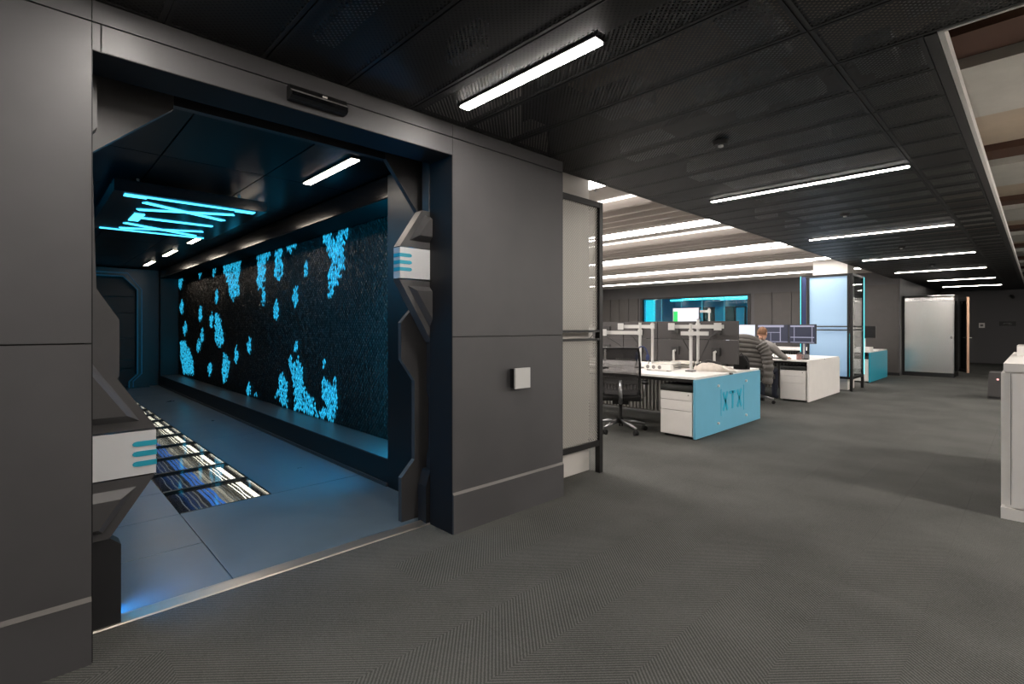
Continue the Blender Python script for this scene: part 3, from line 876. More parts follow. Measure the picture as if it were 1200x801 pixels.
s1 = thing('mesh_screen', 'black framed perforated metal screen around the column by the portal', 'screen')
def screen_frame(par, x0, x1, y0, y1, z0, zm, z1, t=0.03, foot=True):
    for (a, b_) in ((x0, y0), (x1 - t, y0), (x1 - t, y1 - t), (x0, y1 - t)):
        B(a, a + t, b_, b_ + t, 0.0 if foot else z0, z1).build('post', 'black', par, bevel=0.003)
    for zz in (z0, zm - 0.05, zm + 0.025, z1 - t):
        th = t if zz in (z0, z1 - t) else 0.02
        B(x0 + t, x1 - t, y0 + 0.002, y0 + t - 0.002, zz, zz + th).build('rail', 'black', par)
        B(x0 + t, x1 - t, y1 - t + 0.002, y1 - 0.002, zz, zz + th).build('rail', 'black', par)
        B(x0 + 0.002, x0 + t - 0.002, y0 + t, y1 - t, zz, zz + th).build('rail', 'black', par)
        B(x1 - t + 0.002, x1 - 0.002, y0 + t, y1 - t, zz, zz + th).build('rail', 'black', par)
screen_frame(s1, -3.70, -2.80, 3.11, 3.86, 0.25, 1.27, 2.49, 0.05)
for (z0, z1) in ((0.28, 1.22), (1.32, 2.45)):
    B(-2.826, -2.824, 3.16, 3.81, z0, z1).build('mesh_panel', 'perf_screen', s1)
    B(-3.65, -2.85, 3.834, 3.836, z0, z1).build('mesh_panel', 'perf_screen', s1)
s2 = thing('glass_casing', 'dark framed casing of pale blue glass panels around the far column', 'screen')
screen_frame(s2, -3.62, -2.66, 12.3, 13.3, 0.25, 1.31, 2.45, 0.05)
for (z0, z1) in ((0.30, 1.255), (1.285, 1.33), (1.36, 2.40)):
    B(-3.46, -2.76, 12.325, 12.335, z0, z1).build('glass_panel', 'blue_glass', s2)
    B(-2.685, -2.675, 12.36, 13.24, z0, z1).build('glass_panel', 'glass', s2)
B(-3.50, -3.465, 12.30, 12.345, 0.25, 2.44).build('mullion', 'black', s2)
B(-2.755, -2.72, 12.30, 12.345, 0.25, 2.44).build('mullion', 'black', s2)
B(-2.58 - 0.08, -2.656, 13.285, 13.30, 0.3, 2.42).build('light_line', 'cyan_led', s2)
B(-3.635, -3.622, 12.30, 12.33, 0.3, 2.44).build('light_line', 'cyan_soft', s2)
B(-3.60, -3.52, 12.298, 12.2995, 0.3, 2.42).build('tinted_strip', 'navy', s2)
B(-2.715, -2.705, 12.31, 12.33, 0.3, 1.2).build('light_line', 'cyan_soft', s2)

# ================================================================== FURNITURE
def bench(y0, x0, x1, panel, label, near_only=False):
    """double bench desk running along x, end panel at x1"""
    t = thing('bench_desk', label, 'desk', (0, y0, 0))
    D = 2.0
    B(x0, x1 - 0.01, 0.02, 0.96, 0.715, 0.74).build('worktop', 'white', t, bevel=0.003)
    B(x0, x1 - 0.01, 1.04, D - 0.02, 0.715, 0.74).build('worktop', 'white', t, bevel=0.003)
    B(x0, x1 - 0.05, 0.965, 1.035, 0.66, 0.715).build('cable_channel', 'silver', t)
    B(x0, x1 - 0.05, 0.06, 0.10, 0.67, 0.714).build('beam', 'black', t)
    B(x0, x1 - 0.05, D - 0.10, D - 0.06, 0.67, 0.714).build('beam', 'black', t)
    ep = B(x1 - 0.028, x1, 0.0, D, 0.012, 0.713).build('end_panel', panel, t, bevel=0.003)
    for yq in (0.08, D - 0.12):
        B(x0 + 0.02, x0 + 0.08, yq, yq + 0.06, 0.0, 0.714).build('leg', 'white', t)
    B(x0 + 0.1, x1 - 0.03, 0.985, 1.0, 0.10, 0.655).build('modesty_panel', 'grey_plastic', t)
    sl = B(0, 0.018, 0.962, 0.984, 0.12, 0.64).mesh('slat', 'silver')
    for q in range(int((x1 - x0 - 0.3) / 0.06)):
        link('slat', sl, t, (x1 - 0.25 - q * 0.06, 0, 0))
    return t, ep
d1, ep = bench(5.69, -6.0, -2.80, 'teal', 'white bench desk with a teal XTX end panel')
def pbox(a, b_, c, d, m, name, par):
    return B(-2.7995, -2.796, a, b_, c, d).build(name, m, par)
def pbar(y0, z0, y1, z1, wd, name):
    d = Vector((y1 - y0, z1 - z0)).normalized(); nn = Vector((-d.y, d.x)) * wd / 2
    return MB().prism([(y0 + nn.x, z0 + nn.y), (y1 + nn.x, z1 + nn.y), (y1 - nn.x, z1 - nn.y), (y0 - nn.x, z0 - nn.y)], -2.7995, -2.796).build(name, 'teal_dark', ep)
LZ0, LZ1 = 0.27, 0.50
for yc in (0.82, 1.26):
    pbar(yc - 0.065, LZ0, yc + 0.065, LZ1, 0.045, 'letter_x'); pbar(yc + 0.065, LZ0, yc - 0.065, LZ1, 0.045, 'letter_x')
pbar(1.04, LZ0, 1.04, LZ1, 0.045, 'letter_t'); pbar(0.95, LZ1 - 0.015, 1.13, LZ1 - 0.015, 0.04, 'letter_t')
pbar(0.69, LZ0 - 0.06, 0.69, LZ1 + 0.05, 0.012, 'bracket'); pbar(1.40, LZ0 - 0.06, 1.40, LZ1 + 0.05, 0.012, 'bracket')
for yq in (0.60, 1.47):
    for zq in (0.13, 0.60):
        b = MB(); b.tube([(-2.7995, yq, zq), (-2.780, yq, zq)], 0.016, 12); b.build('standoff_bolt', 'white', ep)
B(-2.86, -2.79, 0.985, 1.035, 0.7145, 0.735).build('cable_clip', 'grey_plastic', d1)
d2, ep2 = bench(9.93, -7.6, -2.80, 'white', 'white bench desk with a plain white end panel where the person sits')
d3, ep3 = bench(14.5, -8.0, -2.78, 'teal_bar', 'white bench desk with turquoise end panel behind the far column')

def pedestal(x0, y0, label, face_to=-1):
    t = thing('pedestal', label, 'pedestal', (x0, y0, 0), group='drawer pedestals under the desks')
    W_, D_, H_ = 0.42, 0.56, 0.56
    B(0, W_, 0.012, D_, 0.03, H_).build('body', 'white', t, bevel=0.004)
    for q, (a, c) in enumerate(((0.04, 0.33), (0.337, 0.455), (0.462, 0.555))):
        d = B(0.004, W_ - 0.004, -0.008, 0.0115, a, c).build('drawer', 'white', t, bevel=0.003)
        if q == 2:
            b = MB(); b.tube([(W_ - 0.05, -0.009, c - 0.03), (W_ - 0.05, -0.014, c - 0.03)], 0.008, 10); b.build('lock', 'grey_plastic', d)
    B(0.0, W_, 0.0, D_, H_ + 0.001, H_ + 0.07).build('cushion', 'cushion', t, bevel=0.02, seg=3, smooth=True)
    for a in (0.03, W_ - 0.07):
        for c in (0.05, D_ - 0.09):
            B(a, a + 0.04, c, c + 0.04, 0.0, 0.029).build('caster', 'black', t)
    return t
pedestal(-3.26, 5.70, 'white drawer pedestal with dark seat pad beside the teal XTX panel')
pedestal(-3.27, 9.94, 'white drawer pedestal with dark seat pad beside the seated person')
pedestal(-3.23, 14.5, 'white drawer pedestal beside the turquoise end panel')

# ---- monitor arms
def arm(x, y, label, x0, x1, h=0.66, zb=0.56, plates=True):
    """pole clamped to the bench; a crossbar from x0 to x1 carries the mounting heads"""
    t = thing('monitor_mount', label, 'monitor mount', (x, y, 0.74), group='empty monitor mounts on the benches')
    B(-0.05, 0.05, -0.06, 0.05, 0.0, 0.02).build('clamp_foot', 'grey_plastic', t, bevel=0.005)
    MB().cyl((0, 0), 0.020, 0.02, h, 14).build('pole', 'silver', t)
    MB().cyl((0, 0), 0.021, h, h + 0.012, 14, 0.016).build('pole_cap', 'grey_plastic', t)
    MB().cyl((0, 0), 0.032, zb - 0.03, zb + 0.05, 14).build('collar', 'silver', t)
    B(x0, x1, -0.050, -0.024, zb - 0.022, zb + 0.030).build('crossbar', 'silver', t, bevel=0.006)
    for a in ([x0 + 0.05, x1 - 0.05] if plates else [x0 + 0.05]):
        if abs(a) < 0.08:
            continue
        B(a - 0.022, a + 0.022, -0.10, -0.051, zb - 0.035, zb + 0.045).build('swivel', 'silver', t, bevel=0.008)
        B(a - 0.05, a + 0.05, -0.112, -0.101, zb - 0.045, zb + 0.055).build('mount_plate', 'silver', t, bevel=0.004)
        b = MB(); b.tube([(a, -0.08, zb - 0.04), (a * 0.6, -0.06, zb - 0.16), (0.03 if a > 0 else -0.03, -0.03, 0.12), (0.05 if a > 0 else -0.05, -0.04, 0.03)], 0.007, 6); b.build('cable', 'black', t)
    return t
arm(-4.02, 6.45, 'silver monitor mount without screens behind the task chair', -0.62, 0.03, 0.66, 0.51)
arm(-4.06, 6.86, 'silver monitor mount standing just behind the one over the task chair', -0.55, 0.05, 0.66, 0.60)
arm(-3.24, 6.45, 'silver double monitor mount without screens nearest the teal panel', -0.12, 0.26, 0.64, 0.51, False)
arm(-3.34, 6.86, 'taller silver monitor mount behind the one nearest the teal panel', -0.40, 0.38, 0.70, 0.60)
arm(-5.15, 6.5, 'silver monitor mount partly hidden by the mesh screen post', -0.4, 0.4)
arm(-4.98, 10.75, 'silver monitor mount beside the raised white screen', -0.3, 0.05, 1.0, 0.93)

# ---- monitors
def monitor(x, y, zc, w_, h_, label, group, screen=None, face=-1, tilt=0, stand=None):
    """face -1: the screen looks towards -y"""
    t = thing('monitor', label, 'monitor', (x, y, zc), 0 if face < 0 else PI, group)
    t.rotation_euler[0] = R(tilt)
    B(-w_ / 2, w_ / 2, 0.0, 0.03, -h_ / 2, h_ / 2).build('housing', 'monitor_back', t, bevel=0.006)
    s_ = B(-w_ / 2 + 0.01, w_ / 2 - 0.01, -0.004, -0.0005, -h_ / 2 + 0.014, h_ / 2 - 0.01).build('screen', screen or 'screen_off', t)
    B(-0.06, 0.06, 0.031, 0.06, -0.06, 0.06).build('mount', 'charcoal', t)
    if stand:
        MB().tube([(0, 0.061, 0), (0, 0.10, 0), (0, 0.10, stand - zc + 0.001)], 0.018, 8).build('stand_pole', 'silver', t)
    return t, s_
gB = 'dark monitor backs along the first bench'
words = ['nearest the aisle', 'second from the aisle', 'third from the aisle', 'fourth from the aisle']
for q in range(4):
    xc = -3.185 - 0.625 * q
    monitor(xc, 7.14, 1.29, 0.61, 0.265, 'dark back of an upper monitor on the first bench, ' + words[q], gB, face=1)
    monitor(xc, 7.14, 0.985, 0.61, 0.33, 'dark back of a lower monitor on the first bench, ' + words[q], gB, face=1, stand=0.74)
gS = 'screens of the second bench'
monitor(-4.20, 10.47, 1.21, 0.60, 0.35, 'monitor with blank white screen at the jacket shoulder', gS, 'screen_white', stand=0.74)
m1, s_ = monitor(-3.58, 10.47, 1.205, 0.57, 0.36, 'monitor with dark trading windows in front of the person', gS, 'screen_navy', stand=0.74)
def win_lines(s_, lst):
    for (a, b_, c, d, m) in lst:
        B(a, b_, -0.0062, -0.0045, c, d).build('window_line', m, s_)
win_lines(s_, [(-0.27, 0.20, 0.125, 0.165, 'screen_grey'), (-0.27, 0.13, 0.02, 0.03, 'screen_grey'), (0.13, 0.145, -0.15, 0.125, 'screen_grey'), (-0.27, 0.27, -0.16, -0.148, 'screen_grey'), (-0.04, -0.032, -0.15, 0.02, 'screen_grey')])
m2, s_ = monitor(-3.05, 10.43, 1.205, 0.46, 0.36, 'monitor with dark windows closest to the blue glass casing', gS, 'screen_navy', stand=0.74)
win_lines(s_, [(-0.2, 0.2, 0.13, 0.16, 'screen_grey'), (-0.14, -0.13, -0.14, 0.13, 'screen_grey'), (-0.2, 0.2, -0.07, -0.055, 'screen_grey'), (0.16, 0.17, -0.15, 0.13, 'screen_grey'), (-0.2, 0.2, -0.16, -0.15, 'screen_grey')])
m3, s_ = monitor(-5.42, 10.55, 1.58, 0.62, 0.36, 'raised monitor with white screen and green strip in front of the window', gS, 'screen_white', tilt=0, stand=0.74)
win_lines(s_, [(-0.29, -0.19, -0.165, 0.10, 'screen_green')])
for q in range(3):
    monitor(-4.85 - 0.62 * q, 10.5, 1.2, 0.59, 0.34, 'switched off monitor on the second bench, %s left of the white screen' % ('first', 'second', 'third')[q], gS, stand=0.74)
monitor(-3.1, 15.5, 1.2, 0.5, 0.32, 'dark monitor on the turquoise ended desk', None, stand=0.74)

# ---- task chair
def task_chair(label, loc, rotz):
    """faces +y in its own frame"""
    t = thing('task_chair', label, 'chair', loc, rotz, 'mesh back task chairs')
    for q in range(5):
        a = 2 * PI * q / 5 + 0.3
        c, s_ = math.cos(a), math.sin(a)
        l = MB().tube([(0.03 * c, 0.03 * s_, 0.135), (0.18 * c, 0.18 * s_, 0.12), (0.32 * c, 0.32 * s_, 0.085)], [0.026, 0.022, 0.016], 8).build('leg', 'metal', t, smooth=True)
        k = MB()
        for s2 in (-1, 1):
            ox, oy = -s_ * 0.016 * s2, c * 0.016 * s2
            k.tube([(0.32 * c + ox * 0.4, 0.32 * s_ + oy * 0.4, 0.031), (0.32 * c + ox * 1.6, 0.32 * s_ + oy * 1.6, 0.031)], 0.030, 12)
        k.build('caster', 'rubber', l)
    MB().cyl((0, 0), 0.036, 0.10, 0.16, 12).cyl((0, 0), 0.024, 0.16, 0.40, 12).build('gas_column', 'black', t)
    B(-0.10, 0.10, -0.12, 0.12, 0.36, 0.415).build('mechanism', 'black', t, bevel=0.02)
    B(-0.25, 0.25, -0.22, 0.27, 0.416, 0.50).build('seat', 'fabric_black', t, bevel=0.035, seg=3, smooth=True)
    def prof(v):
        zz = 0.50 + 0.58 * v
        yy = -0.27 + 0.05 * math.sin(PI * min(1, v * 1.6)) - 0.10 * v * v
        return yy, zz
    def back(u, v):
        yy, zz = prof(v)
        wd = 0.19 + 0.045 * math.sin(PI * (0.15 + 0.7 * v))
        a = (u - 0.5) * 2
        return (a * wd, yy + 0.05 * a * a, zz)
    bk = MB(); bk.grid(back, 10, 14)
    mesh_b = bk.build('backrest', 'chair_mesh', t, smooth=True)
    pts = [back(0, v / 12) for v in range(13)] + [back(u / 8, 1) for u in range(1, 9)] + [back(1, 1 - v / 12) for v in range(1, 13)]
    MB().tube(pts, 0.014, 8).build('back_frame', 'black', t, smooth=True)
    lum = MB(); lum.grid(lambda u, v: Vector(back(0.08 + 0.84 * u, 0.22 + 0.16 * v)) + Vector((0, -0.014, 0)), 8, 3)
    lum.build('lumbar_pad', 'charcoal', t)
    MB().tube([(0, -0.05, 0.39), (0, -0.22, 0.40), (0, -0.32, 0.52), (0, -0.29, 0.68)], [0.03, 0.028, 0.024, 0.018], 8).build('back_spine', 'metal', t, smooth=True)
    for s_ in (-1, 1):
        MB().tube([(0.10 * s_, 0.02, 0.40), (0.27 * s_, 0.03, 0.40), (0.305 * s_, 0.02, 0.46), (0.305 * s_, 0.0, 0.62)], 0.016, 8).build('arm_support', 'metal', t, smooth=True)
        B(0.305 * s_ - 0.04, 0.305 * s_ + 0.04, -0.12, 0.14, 0.62, 0.65).build('armrest', 'rubber', t, bevel=0.012, seg=2, smooth=True)
    return t
task_chair('black mesh task chair with metal star base in front of the first bench', (-3.74, 5.54, 0), R(34))
pc = task_chair('task chair with puffer jacket over its back under the seated person', (-3.50, 9.30, 0), R(-6))
for q, (a, c, rz, lb) in enumerate(((-4.2, 8.1, 170, 'dark task chair behind the first bench, its back to the second'), (-5.4, 9.2, 8, 'dark task chair at the second bench, left of the seated person'))):
    task_chair(lb, (a, c, 0), R(rz))

# ---- puffer jacket hung on the chair
jk = thing('puffer_jacket', 'dark grey quilted puffer jacket hung over the chair back', 'jacket', (-3.50, 9.30, 0), R(-6))
def jback(off):
    def f(u, v):
        a = (u - 0.5) * 2
        z_ = 1.14 - 0.72 * v
        b_ = abs(math.sin(PI * 9 * v)) ** 0.6
        wd = 0.335 + 0.03 * math.sin(PI * v) - 0.05 * max(0, 0.12 - v) / 0.12
        r = off * (0.02 + 0.028 * b_)
        y_ = -0.40 + 0.12 * a * a + 0.06 * v
        return (a * wd, y_ - r, z_ - 0.05 * a * a * (1 - v))
    return f
jb = MB(); jb.grid(jback(1.0), 16, 72); jb.grid(jback(-0.25), 16, 72)
jb.build('body', 'jacket', jk, smooth=True)
def puff(pts, r0, n=60, rolls=9):
    P = [Vector(p) for p in pts]
    out, rad = [], []
    for i in range(n + 1):
        s_ = i / n * (len(P) - 1)
        k = min(int(s_), len(P) - 2)
        out.append(P[k].lerp(P[k + 1], s_ - k))
        rad.append(r0 * (0.80 + 0.28 * abs(math.sin(PI * rolls * i / n)) ** 0.6) * (1 - 0.2 * i / n))
    return out, rad
for s_ in (-1, 1):
    P, rd_ = puff([(0.30 * s_, -0.36, 1.05), (0.385 * s_, -0.34, 0.92), (0.41 * s_, -0.32, 0.72), (0.40 * s_, -0.33, 0.38)], 0.095)
    MB().tube(P, rd_, 12).build('sleeve', 'jacket', jk, smooth=True)
P, rd_ = puff([(-0.24, -0.30, 1.08), (-0.12, -0.36, 1.16), (0.12, -0.36, 1.16), (0.24, -0.30, 1.08)], 0.06, 40, 3)
MB().tube(P, rd_, 12).build('hood', 'jacket', jk, smooth=True)

# ---- the seated person
def skin_obj(name, m, verts, edges, rads, parent=None, root=0, sub=2):
    me = bpy.data.meshes.new(name)
    me.from_pydata(verts, edges, [])
    o = link(name, me, parent)
    o.modifiers.new('skin', 'SKIN').use_smooth_shade = True
    for i, r in enumerate(rads):
        sv = me.skin_vertices[0].data[i]
        sv.radius = r if isinstance(r, tuple) else (r, r)
        sv.use_root = (i == root)
    sm = o.modifiers.new('sub', 'SUBSURF'); sm.levels = sub; sm.render_levels = sub
    me.materials.append(M[m])
    return o
def bake(o):
    dg = bpy.context.evaluated_depsgraph_get()
    me = bpy.data.meshes.new_from_object(o.evaluated_get(dg))
    o.modifiers.clear()
    o.data = me
    for p in me.polygons:
        p.use_smooth = True
    return o
pe = thing('person', 'person in a grey knit jumper seated at the screens, seen from behind', 'person', (-3.46, 9.42, 0), R(-4))
V_ = [(0, -0.02, 0.53), (0, -0.03, 0.66), (0.0, -0.01, 0.82), (0.01, 0.03, 0.98), (0.015, 0.06, 1.07), (0.02, 0.075, 1.13),
      (0.12, 0.05, 1.04), (0.215, 0.05, 0.99), (0.29, 0.18, 0.855), (0.33, 0.30, 0.79), (0.27, 0.46, 0.785), (0.255, 0.52, 0.785),
      (-0.10, 0.05, 1.04), (-0.185, 0.05, 0.99), (-0.25, 0.20, 0.85), (-0.27, 0.32, 0.79), (-0.20, 0.47, 0.785), (-0.185, 0.52, 0.785)]
E_ = [(0, 1), (1, 2), (2, 3), (3, 4), (4, 5), (3, 6), (6, 7), (7, 8), (8, 9), (9, 10), (10, 11), (3, 12), (12, 13), (13, 14), (14, 15), (15, 16), (16, 17)]
R_ = [(0.17, 0.12), (0.16, 0.115), (0.165, 0.115), (0.16, 0.11), (0.08, 0.075), (0.062, 0.06),
      0.085, 0.078, 0.06, 0.052, 0.042, 0.038, 0.085, 0.078, 0.06, 0.052, 0.042, 0.038]
bake(skin_obj('body', 'jumper', V_, E_, R_, pe))
LV = [(0, 0.0, 0.56), (0.09, 0.05, 0.56), (0.085, 0.45, 0.57), (0.08, 0.48, 0.30), (0.08, 0.46, 0.09), (0.085, 0.58, 0.045),
      (-0.10, 0.05, 0.56), (-0.13, 0.45, 0.57), (-0.14, 0.48, 0.30), (-0.14, 0.46, 0.09), (-0.15, 0.58, 0.045)]
LE = [(0, 1), (1, 2), (2, 3), (3, 4), (4, 5), (0, 6), (6, 7), (7, 8), (8, 9), (9, 10)]
LR = [0.10, 0.095, 0.07, 0.058, 0.045, 0.04, 0.095, 0.07, 0.058, 0.045, 0.04]
bake(skin_obj('trousers', 'trousers', LV, LE, LR, pe))
# head: neck, skull, face, ears, hair
hd = MB()
hd.ell((0.02, 0.115, 1.225), (0.073, 0.088, 0.098), 20, 14)
hd.ell((0.02, 0.15, 1.175), (0.055, 0.062, 0.062), 16, 10)
hd.ell((0.02, 0.205, 1.212), (0.013, 0.022, 0.02), 10, 6)
hd.ell((0.02, 0.198, 1.170), (0.024, 0.012, 0.008), 10, 6)
for s_ in (-1, 1):
    hd.ell((0.02 + 0.075 * s_, 0.105, 1.215), (0.010, 0.022, 0.033), 10, 8)
hd.tube([(0.018, 0.08, 1.07), (0.02, 0.10, 1.17)], 0.052, 12)
head = hd.build('head', 'skin', pe, smooth=True)
for s_ in (-1, 1):
    MB().ell((0.02 + 0.03 * s_, 0.193, 1.230), (0.012, 0.010, 0.008), 10, 6).build('eye', 'white', head, smooth=True)
hr = MB()
def hairf(u, v):
    th = PI * (0.02 + 0.56 * v)
    ph = 2 * PI * u
    fz = math.cos(th)
    k = math.sin(th)
    front = max(0, math.sin(ph)) * (v > 0.55)
    rr = 1.0 + 0.03 * math.sin(ph * 9 + v * 7)
    return (0.02 + 0.080 * rr * k * math.cos(ph), 0.108 + 0.094 * rr * k * math.sin(ph) - 0.05 * front * (v - 0.55), 1.232 + 0.108 * rr * fz + 0.09 * front * (v - 0.45))
hr.grid(hairf, 32, 12)
hr.build('hair', 'hair', pe, smooth=True)
for s_, wx, wy in ((1, 0.255, 0.52), (-1, -0.185, 0.52)):
    hv = [(wx, wy - 0.02, 0.785), (wx - 0.005 * s_, wy + 0.05, 0.778)]
    he = [(0, 1)]
    hrr = [0.026, (0.034, 0.018)]
    hb = bake(skin_obj('hand', 'skin', hv + [(wx - 0.008 * s_, wy + 0.085, 0.774)], [(0, 1), (1, 2)], hrr + [(0.036, 0.014)], pe, sub=1))
    for q, (o_, ln) in enumerate(((-0.030, 0.070), (-0.010, 0.082), (0.010, 0.076), (0.029, 0.060))):
        MB().tube([(wx + o_ - 0.008 * s_, wy + 0.075, 0.776), (wx + o_ * 1.1 - 0.008 * s_, wy + 0.075 + ln * 0.5, 0.784), (wx + o_ * 1.15 - 0.008 * s_, wy + 0.075 + ln, 0.762)], [0.0095, 0.009, 0.007], 8).build('finger', 'skin', hb, smooth=True)
    MB().tube([(wx - 0.025 * s_, wy + 0.02, 0.780), (wx - 0.052 * s_, wy + 0.05, 0.775), (wx - 0.058 * s_, wy + 0.085, 0.765)], [0.012, 0.011, 0.008], 8).build('thumb', 'skin', hb, smooth=True)

# ---- things on the benches
pu = thing('power_unit', 'white desk power unit with round sockets beside the monitor arm', 'power unit', (-3.62, 6.28, 0.74), R(0))
MB().prism([(-0.05, 0.012), (0.05, 0.012), (0.05, 0.05), (0.02, 0.085), (-0.05, 0.085)], -0.20, 0.20).build('housing', 'white', pu, bevel=0.006)
for q in range(3):
    MB().tube([(-0.14 + 0.09 * q, -0.0505, 0.05), (-0.14 + 0.09 * q, -0.054, 0.05)], 0.026, 14).build('socket', 'grey_plastic', pu)
for a in (-0.15, 0.15):
    B(a - 0.02, a + 0.02, -0.03, 0.03, 0.0, 0.0115).build('foot', 'black', pu)
def tray(x, y, z, label, m='silver', n=3, rz=0):
    t = thing('document_tray', label, 'tray', (x, y, z), rz, 'trays and papers on the first bench')
    for q in range(n):
        B(-0.17, 0.17, -0.12, 0.12, 0.035 * q, 0.035 * q + 0.004).box(-0.17, 0.17, 0.116, 0.12, 0.035 * q + 0.004, 0.035 * q + 0.03).box(-0.17, -0.166, -0.12, 0.116, 0.035 * q + 0.004, 0.035 * q + 0.03).build('shelf', m, t)
        B(-0.15, 0.14, -0.115, 0.10, 0.035 * q + 0.0045, 0.035 * q + 0.014).build('papers', 'paper', t)
    return t
tray(-3.70, 6.62, 0.74, 'stack of pale paper trays behind the white power unit', rz=0.05)
tray(-3.56, 6.93, 0.74, 'stack of papers behind the mount nearest the teal panel', 'paper', 3, -0.1)
bg = thing('tote_bag', 'slumped pale fabric bag lying on the first bench', 'bag', (-3.08, 6.75, 0.74), R(18))
def heap(u, v):
    th = PI * 0.5 * v; ph = 2 * PI * u
    k = 1 + 0.10 * math.sin(3 * ph + 1) + 0.06 * math.sin(7 * ph) * math.sin(2 * th)
    return (0.26 * k * math.cos(ph) * math.cos(th), 0.14 * k * math.sin(ph) * math.cos(th), 0.004 + 0.105 * math.sin(th) * (1 + 0.25 * math.cos(ph + 2.5)))
hb = MB(); hb.grid(heap, 40, 12); hb.build('body', 'tan', bg, smooth=True)
MB().tube([(0.14, -0.10, 0.07), (0.22, -0.17, 0.03), (0.30, -0.13, 0.012), (0.28, -0.04, 0.02)], 0.012, 8).build('strap', 'paper', bg, smooth=True)
MB().tube([(-0.2, 0.0, 0.07), (-0.05, -0.06, 0.14), (0.10, 0.0, 0.10)], 0.02, 8).build('handle', 'charcoal', bg, smooth=True)
hs = thing('black_backpack', 'small black backpack at the far end of the first bench', 'backpack', (-2.93, 7.35, 0.74))
hb = MB(); hb.grid(lambda u, v: (0.11 * math.cos(2 * PI * u) * math.cos(PI / 2 * v) ** 0.5, 0.09 * math.sin(2 * PI * u) * math.cos(PI / 2 * v) ** 0.5, 0.002 + 0.20 * math.sin(PI / 2 * v)), 24, 10)
hb.build('body', 'fabric_black', hs, smooth=True)
MB().tube([(0.09, -0.05, 0.02), (0.12, -0.09, 0.10), (0.06, -0.07, 0.18)], 0.012, 6).build('strap', 'rubber', hs, smooth=True)
MB().tube([(-0.03, 0, 0.19), (0, 0, 0.225), (0.03, 0, 0.19)], 0.008, 6).build('loop', 'rubber', hs, smooth=True)
sh = thing('headset', 'dark blue headset hanging on the monitor arm by the task chair', 'headset', (-3.92, 6.40, 1.0))
MB().tube([(0.09 * math.cos(PI * q / 12), -0.06, -0.06 + 0.12 * math.sin(PI * q / 12)) for q in range(13)], 0.010, 8).build('band', 'navy', sh, smooth=True)
for s_ in (-1, 1):
    MB().ell((0.09 * s_, -0.06, -0.09), (0.025, 0.035, 0.05), 12, 8).build('ear_cup', 'navy', sh, smooth=True)
def keyboard(x, y, label):
    t = thing('keyboard', label, 'keyboard', (x, y, 0.7405), 0, 'keyboards on the benches')
    B(-0.21, 0.21, -0.07, 0.07, 0.0, 0.014).build('case', 'black', t, bevel=0.004)
    for r_ in range(4):
        B(-0.195, 0.195, -0.058 + 0.03 * r_, -0.034 + 0.03 * r_, 0.0142, 0.021).build('key_row', 'charcoal', t)
keyboard(-3.40, 10.22, 'black keyboard on the desk in front of the seated person')
keyboard(-4.5, 6.0, 'black keyboard on the first bench behind the mesh screen')
mg = thing('mug', 'pinkish mug on the desk beside the resting forearm', 'mug', (-3.02, 10.15, 0.7405))
b = MB(); b.cyl((0, 0), 0.042, 0.0, 0.10, 18, 0.045); b.build('cup', 'mug', mg)
MB().tube([(0.042, 0, 0.02), (0.072, 0, 0.03), (0.075, 0, 0.07), (0.044, 0, 0.085)], 0.007, 8).build('handle', 'mug', mg, smooth=True)
ph = thing('desk_phone', 'black desk phone by the screen nearest the blue casing', 'phone', (-3.0, 10.32, 0.7405), R(10))
MB().prism([(-0.08, 0.0), (0.08, 0.0), (0.08, 0.09), (-0.08, 0.02)], -0.09, 0.09).build('body', 'black', ph, bevel=0.005)
MB().tube([(-0.06, -0.08, 0.045), (-0.06, -0.03, 0.075), (-0.06, 0.06, 0.105), (-0.06, 0.085, 0.11)], [0.026, 0.016, 0.016, 0.026], 8).build('handset', 'charcoal', ph, smooth=True)
pp = thing('paper_stack', 'low stack of white papers on the second bench near the screens', 'papers', (-3.35, 10.36, 0.7405), R(-8))
for q in range(4):
    B(-0.105 + 0.004 * q, 0.105 + 0.004 * q, -0.06, 0.06, 0.004 * q, 0.004 * q + 0.0038).build('sheet', 'paper', pp)
bx = thing('supply_box', 'open white box on the turquoise ended desk', 'box', (-2.96, 14.85, 0.7405))
B(-0.14, 0.14, -0.2, 0.2, 0.0, 0.006).box(-0.14, -0.132, -0.2, 0.2, 0.006, 0.1).box(0.132, 0.14, -0.2, 0.2, 0.006, 0.1).box(-0.132, 0.132, -0.2, -0.192, 0.006, 0.1).box(-0.132, 0.132, 0.192, 0.2, 0.006, 0.1).build('carton', 'white', bx)
B(-0.12, 0.12, -0.15, 0.15, 0.0065, 0.07).build('contents', 'paper', bx)

# ---- steel booth at the end of the aisle
bo = thing('phone_booth', 'polished steel booth with a half open door at the aisle end', 'booth')
BX0, BX1, BY0, BY1 = -2.56, -1.53, 17.5, 18.5
B(BX0 - 0.05, BX1, BY0 + 0.02, BY1, 0.0, 0.11).build('plinth', 'black', bo)
B(BX0, BX1 - 0.02, BY0, BY0 + 0.06, 0.111, 2.03).build('front_panel', 'steel', bo, bevel=0.006)
MB().prism([(BY0 + 0.0, 2.035), (BY1, 2.035), (BY1, 2.18), (BY0 + 0.12, 2.18), (BY0 + 0.05, 2.165), (BY0 + 0.01, 2.12)], BX0, BX1).build('roof', 'steel', bo, bevel=0.004)
B(BX0 - 0.05, BX0 - 0.001, BY0 + 0.02, BY1, 0.111, 2.18).build('side_panel', 'black', bo)
B(BX0, BX1, BY1 - 0.05, BY1, 0.111, 2.034).build('back_panel', 'charcoal', bo)
B(BX1 - 0.03, BX1, BY0 + 0.061, BY0 + 0.14, 0.111, 2.034).build('side_post', 'chrome', bo)
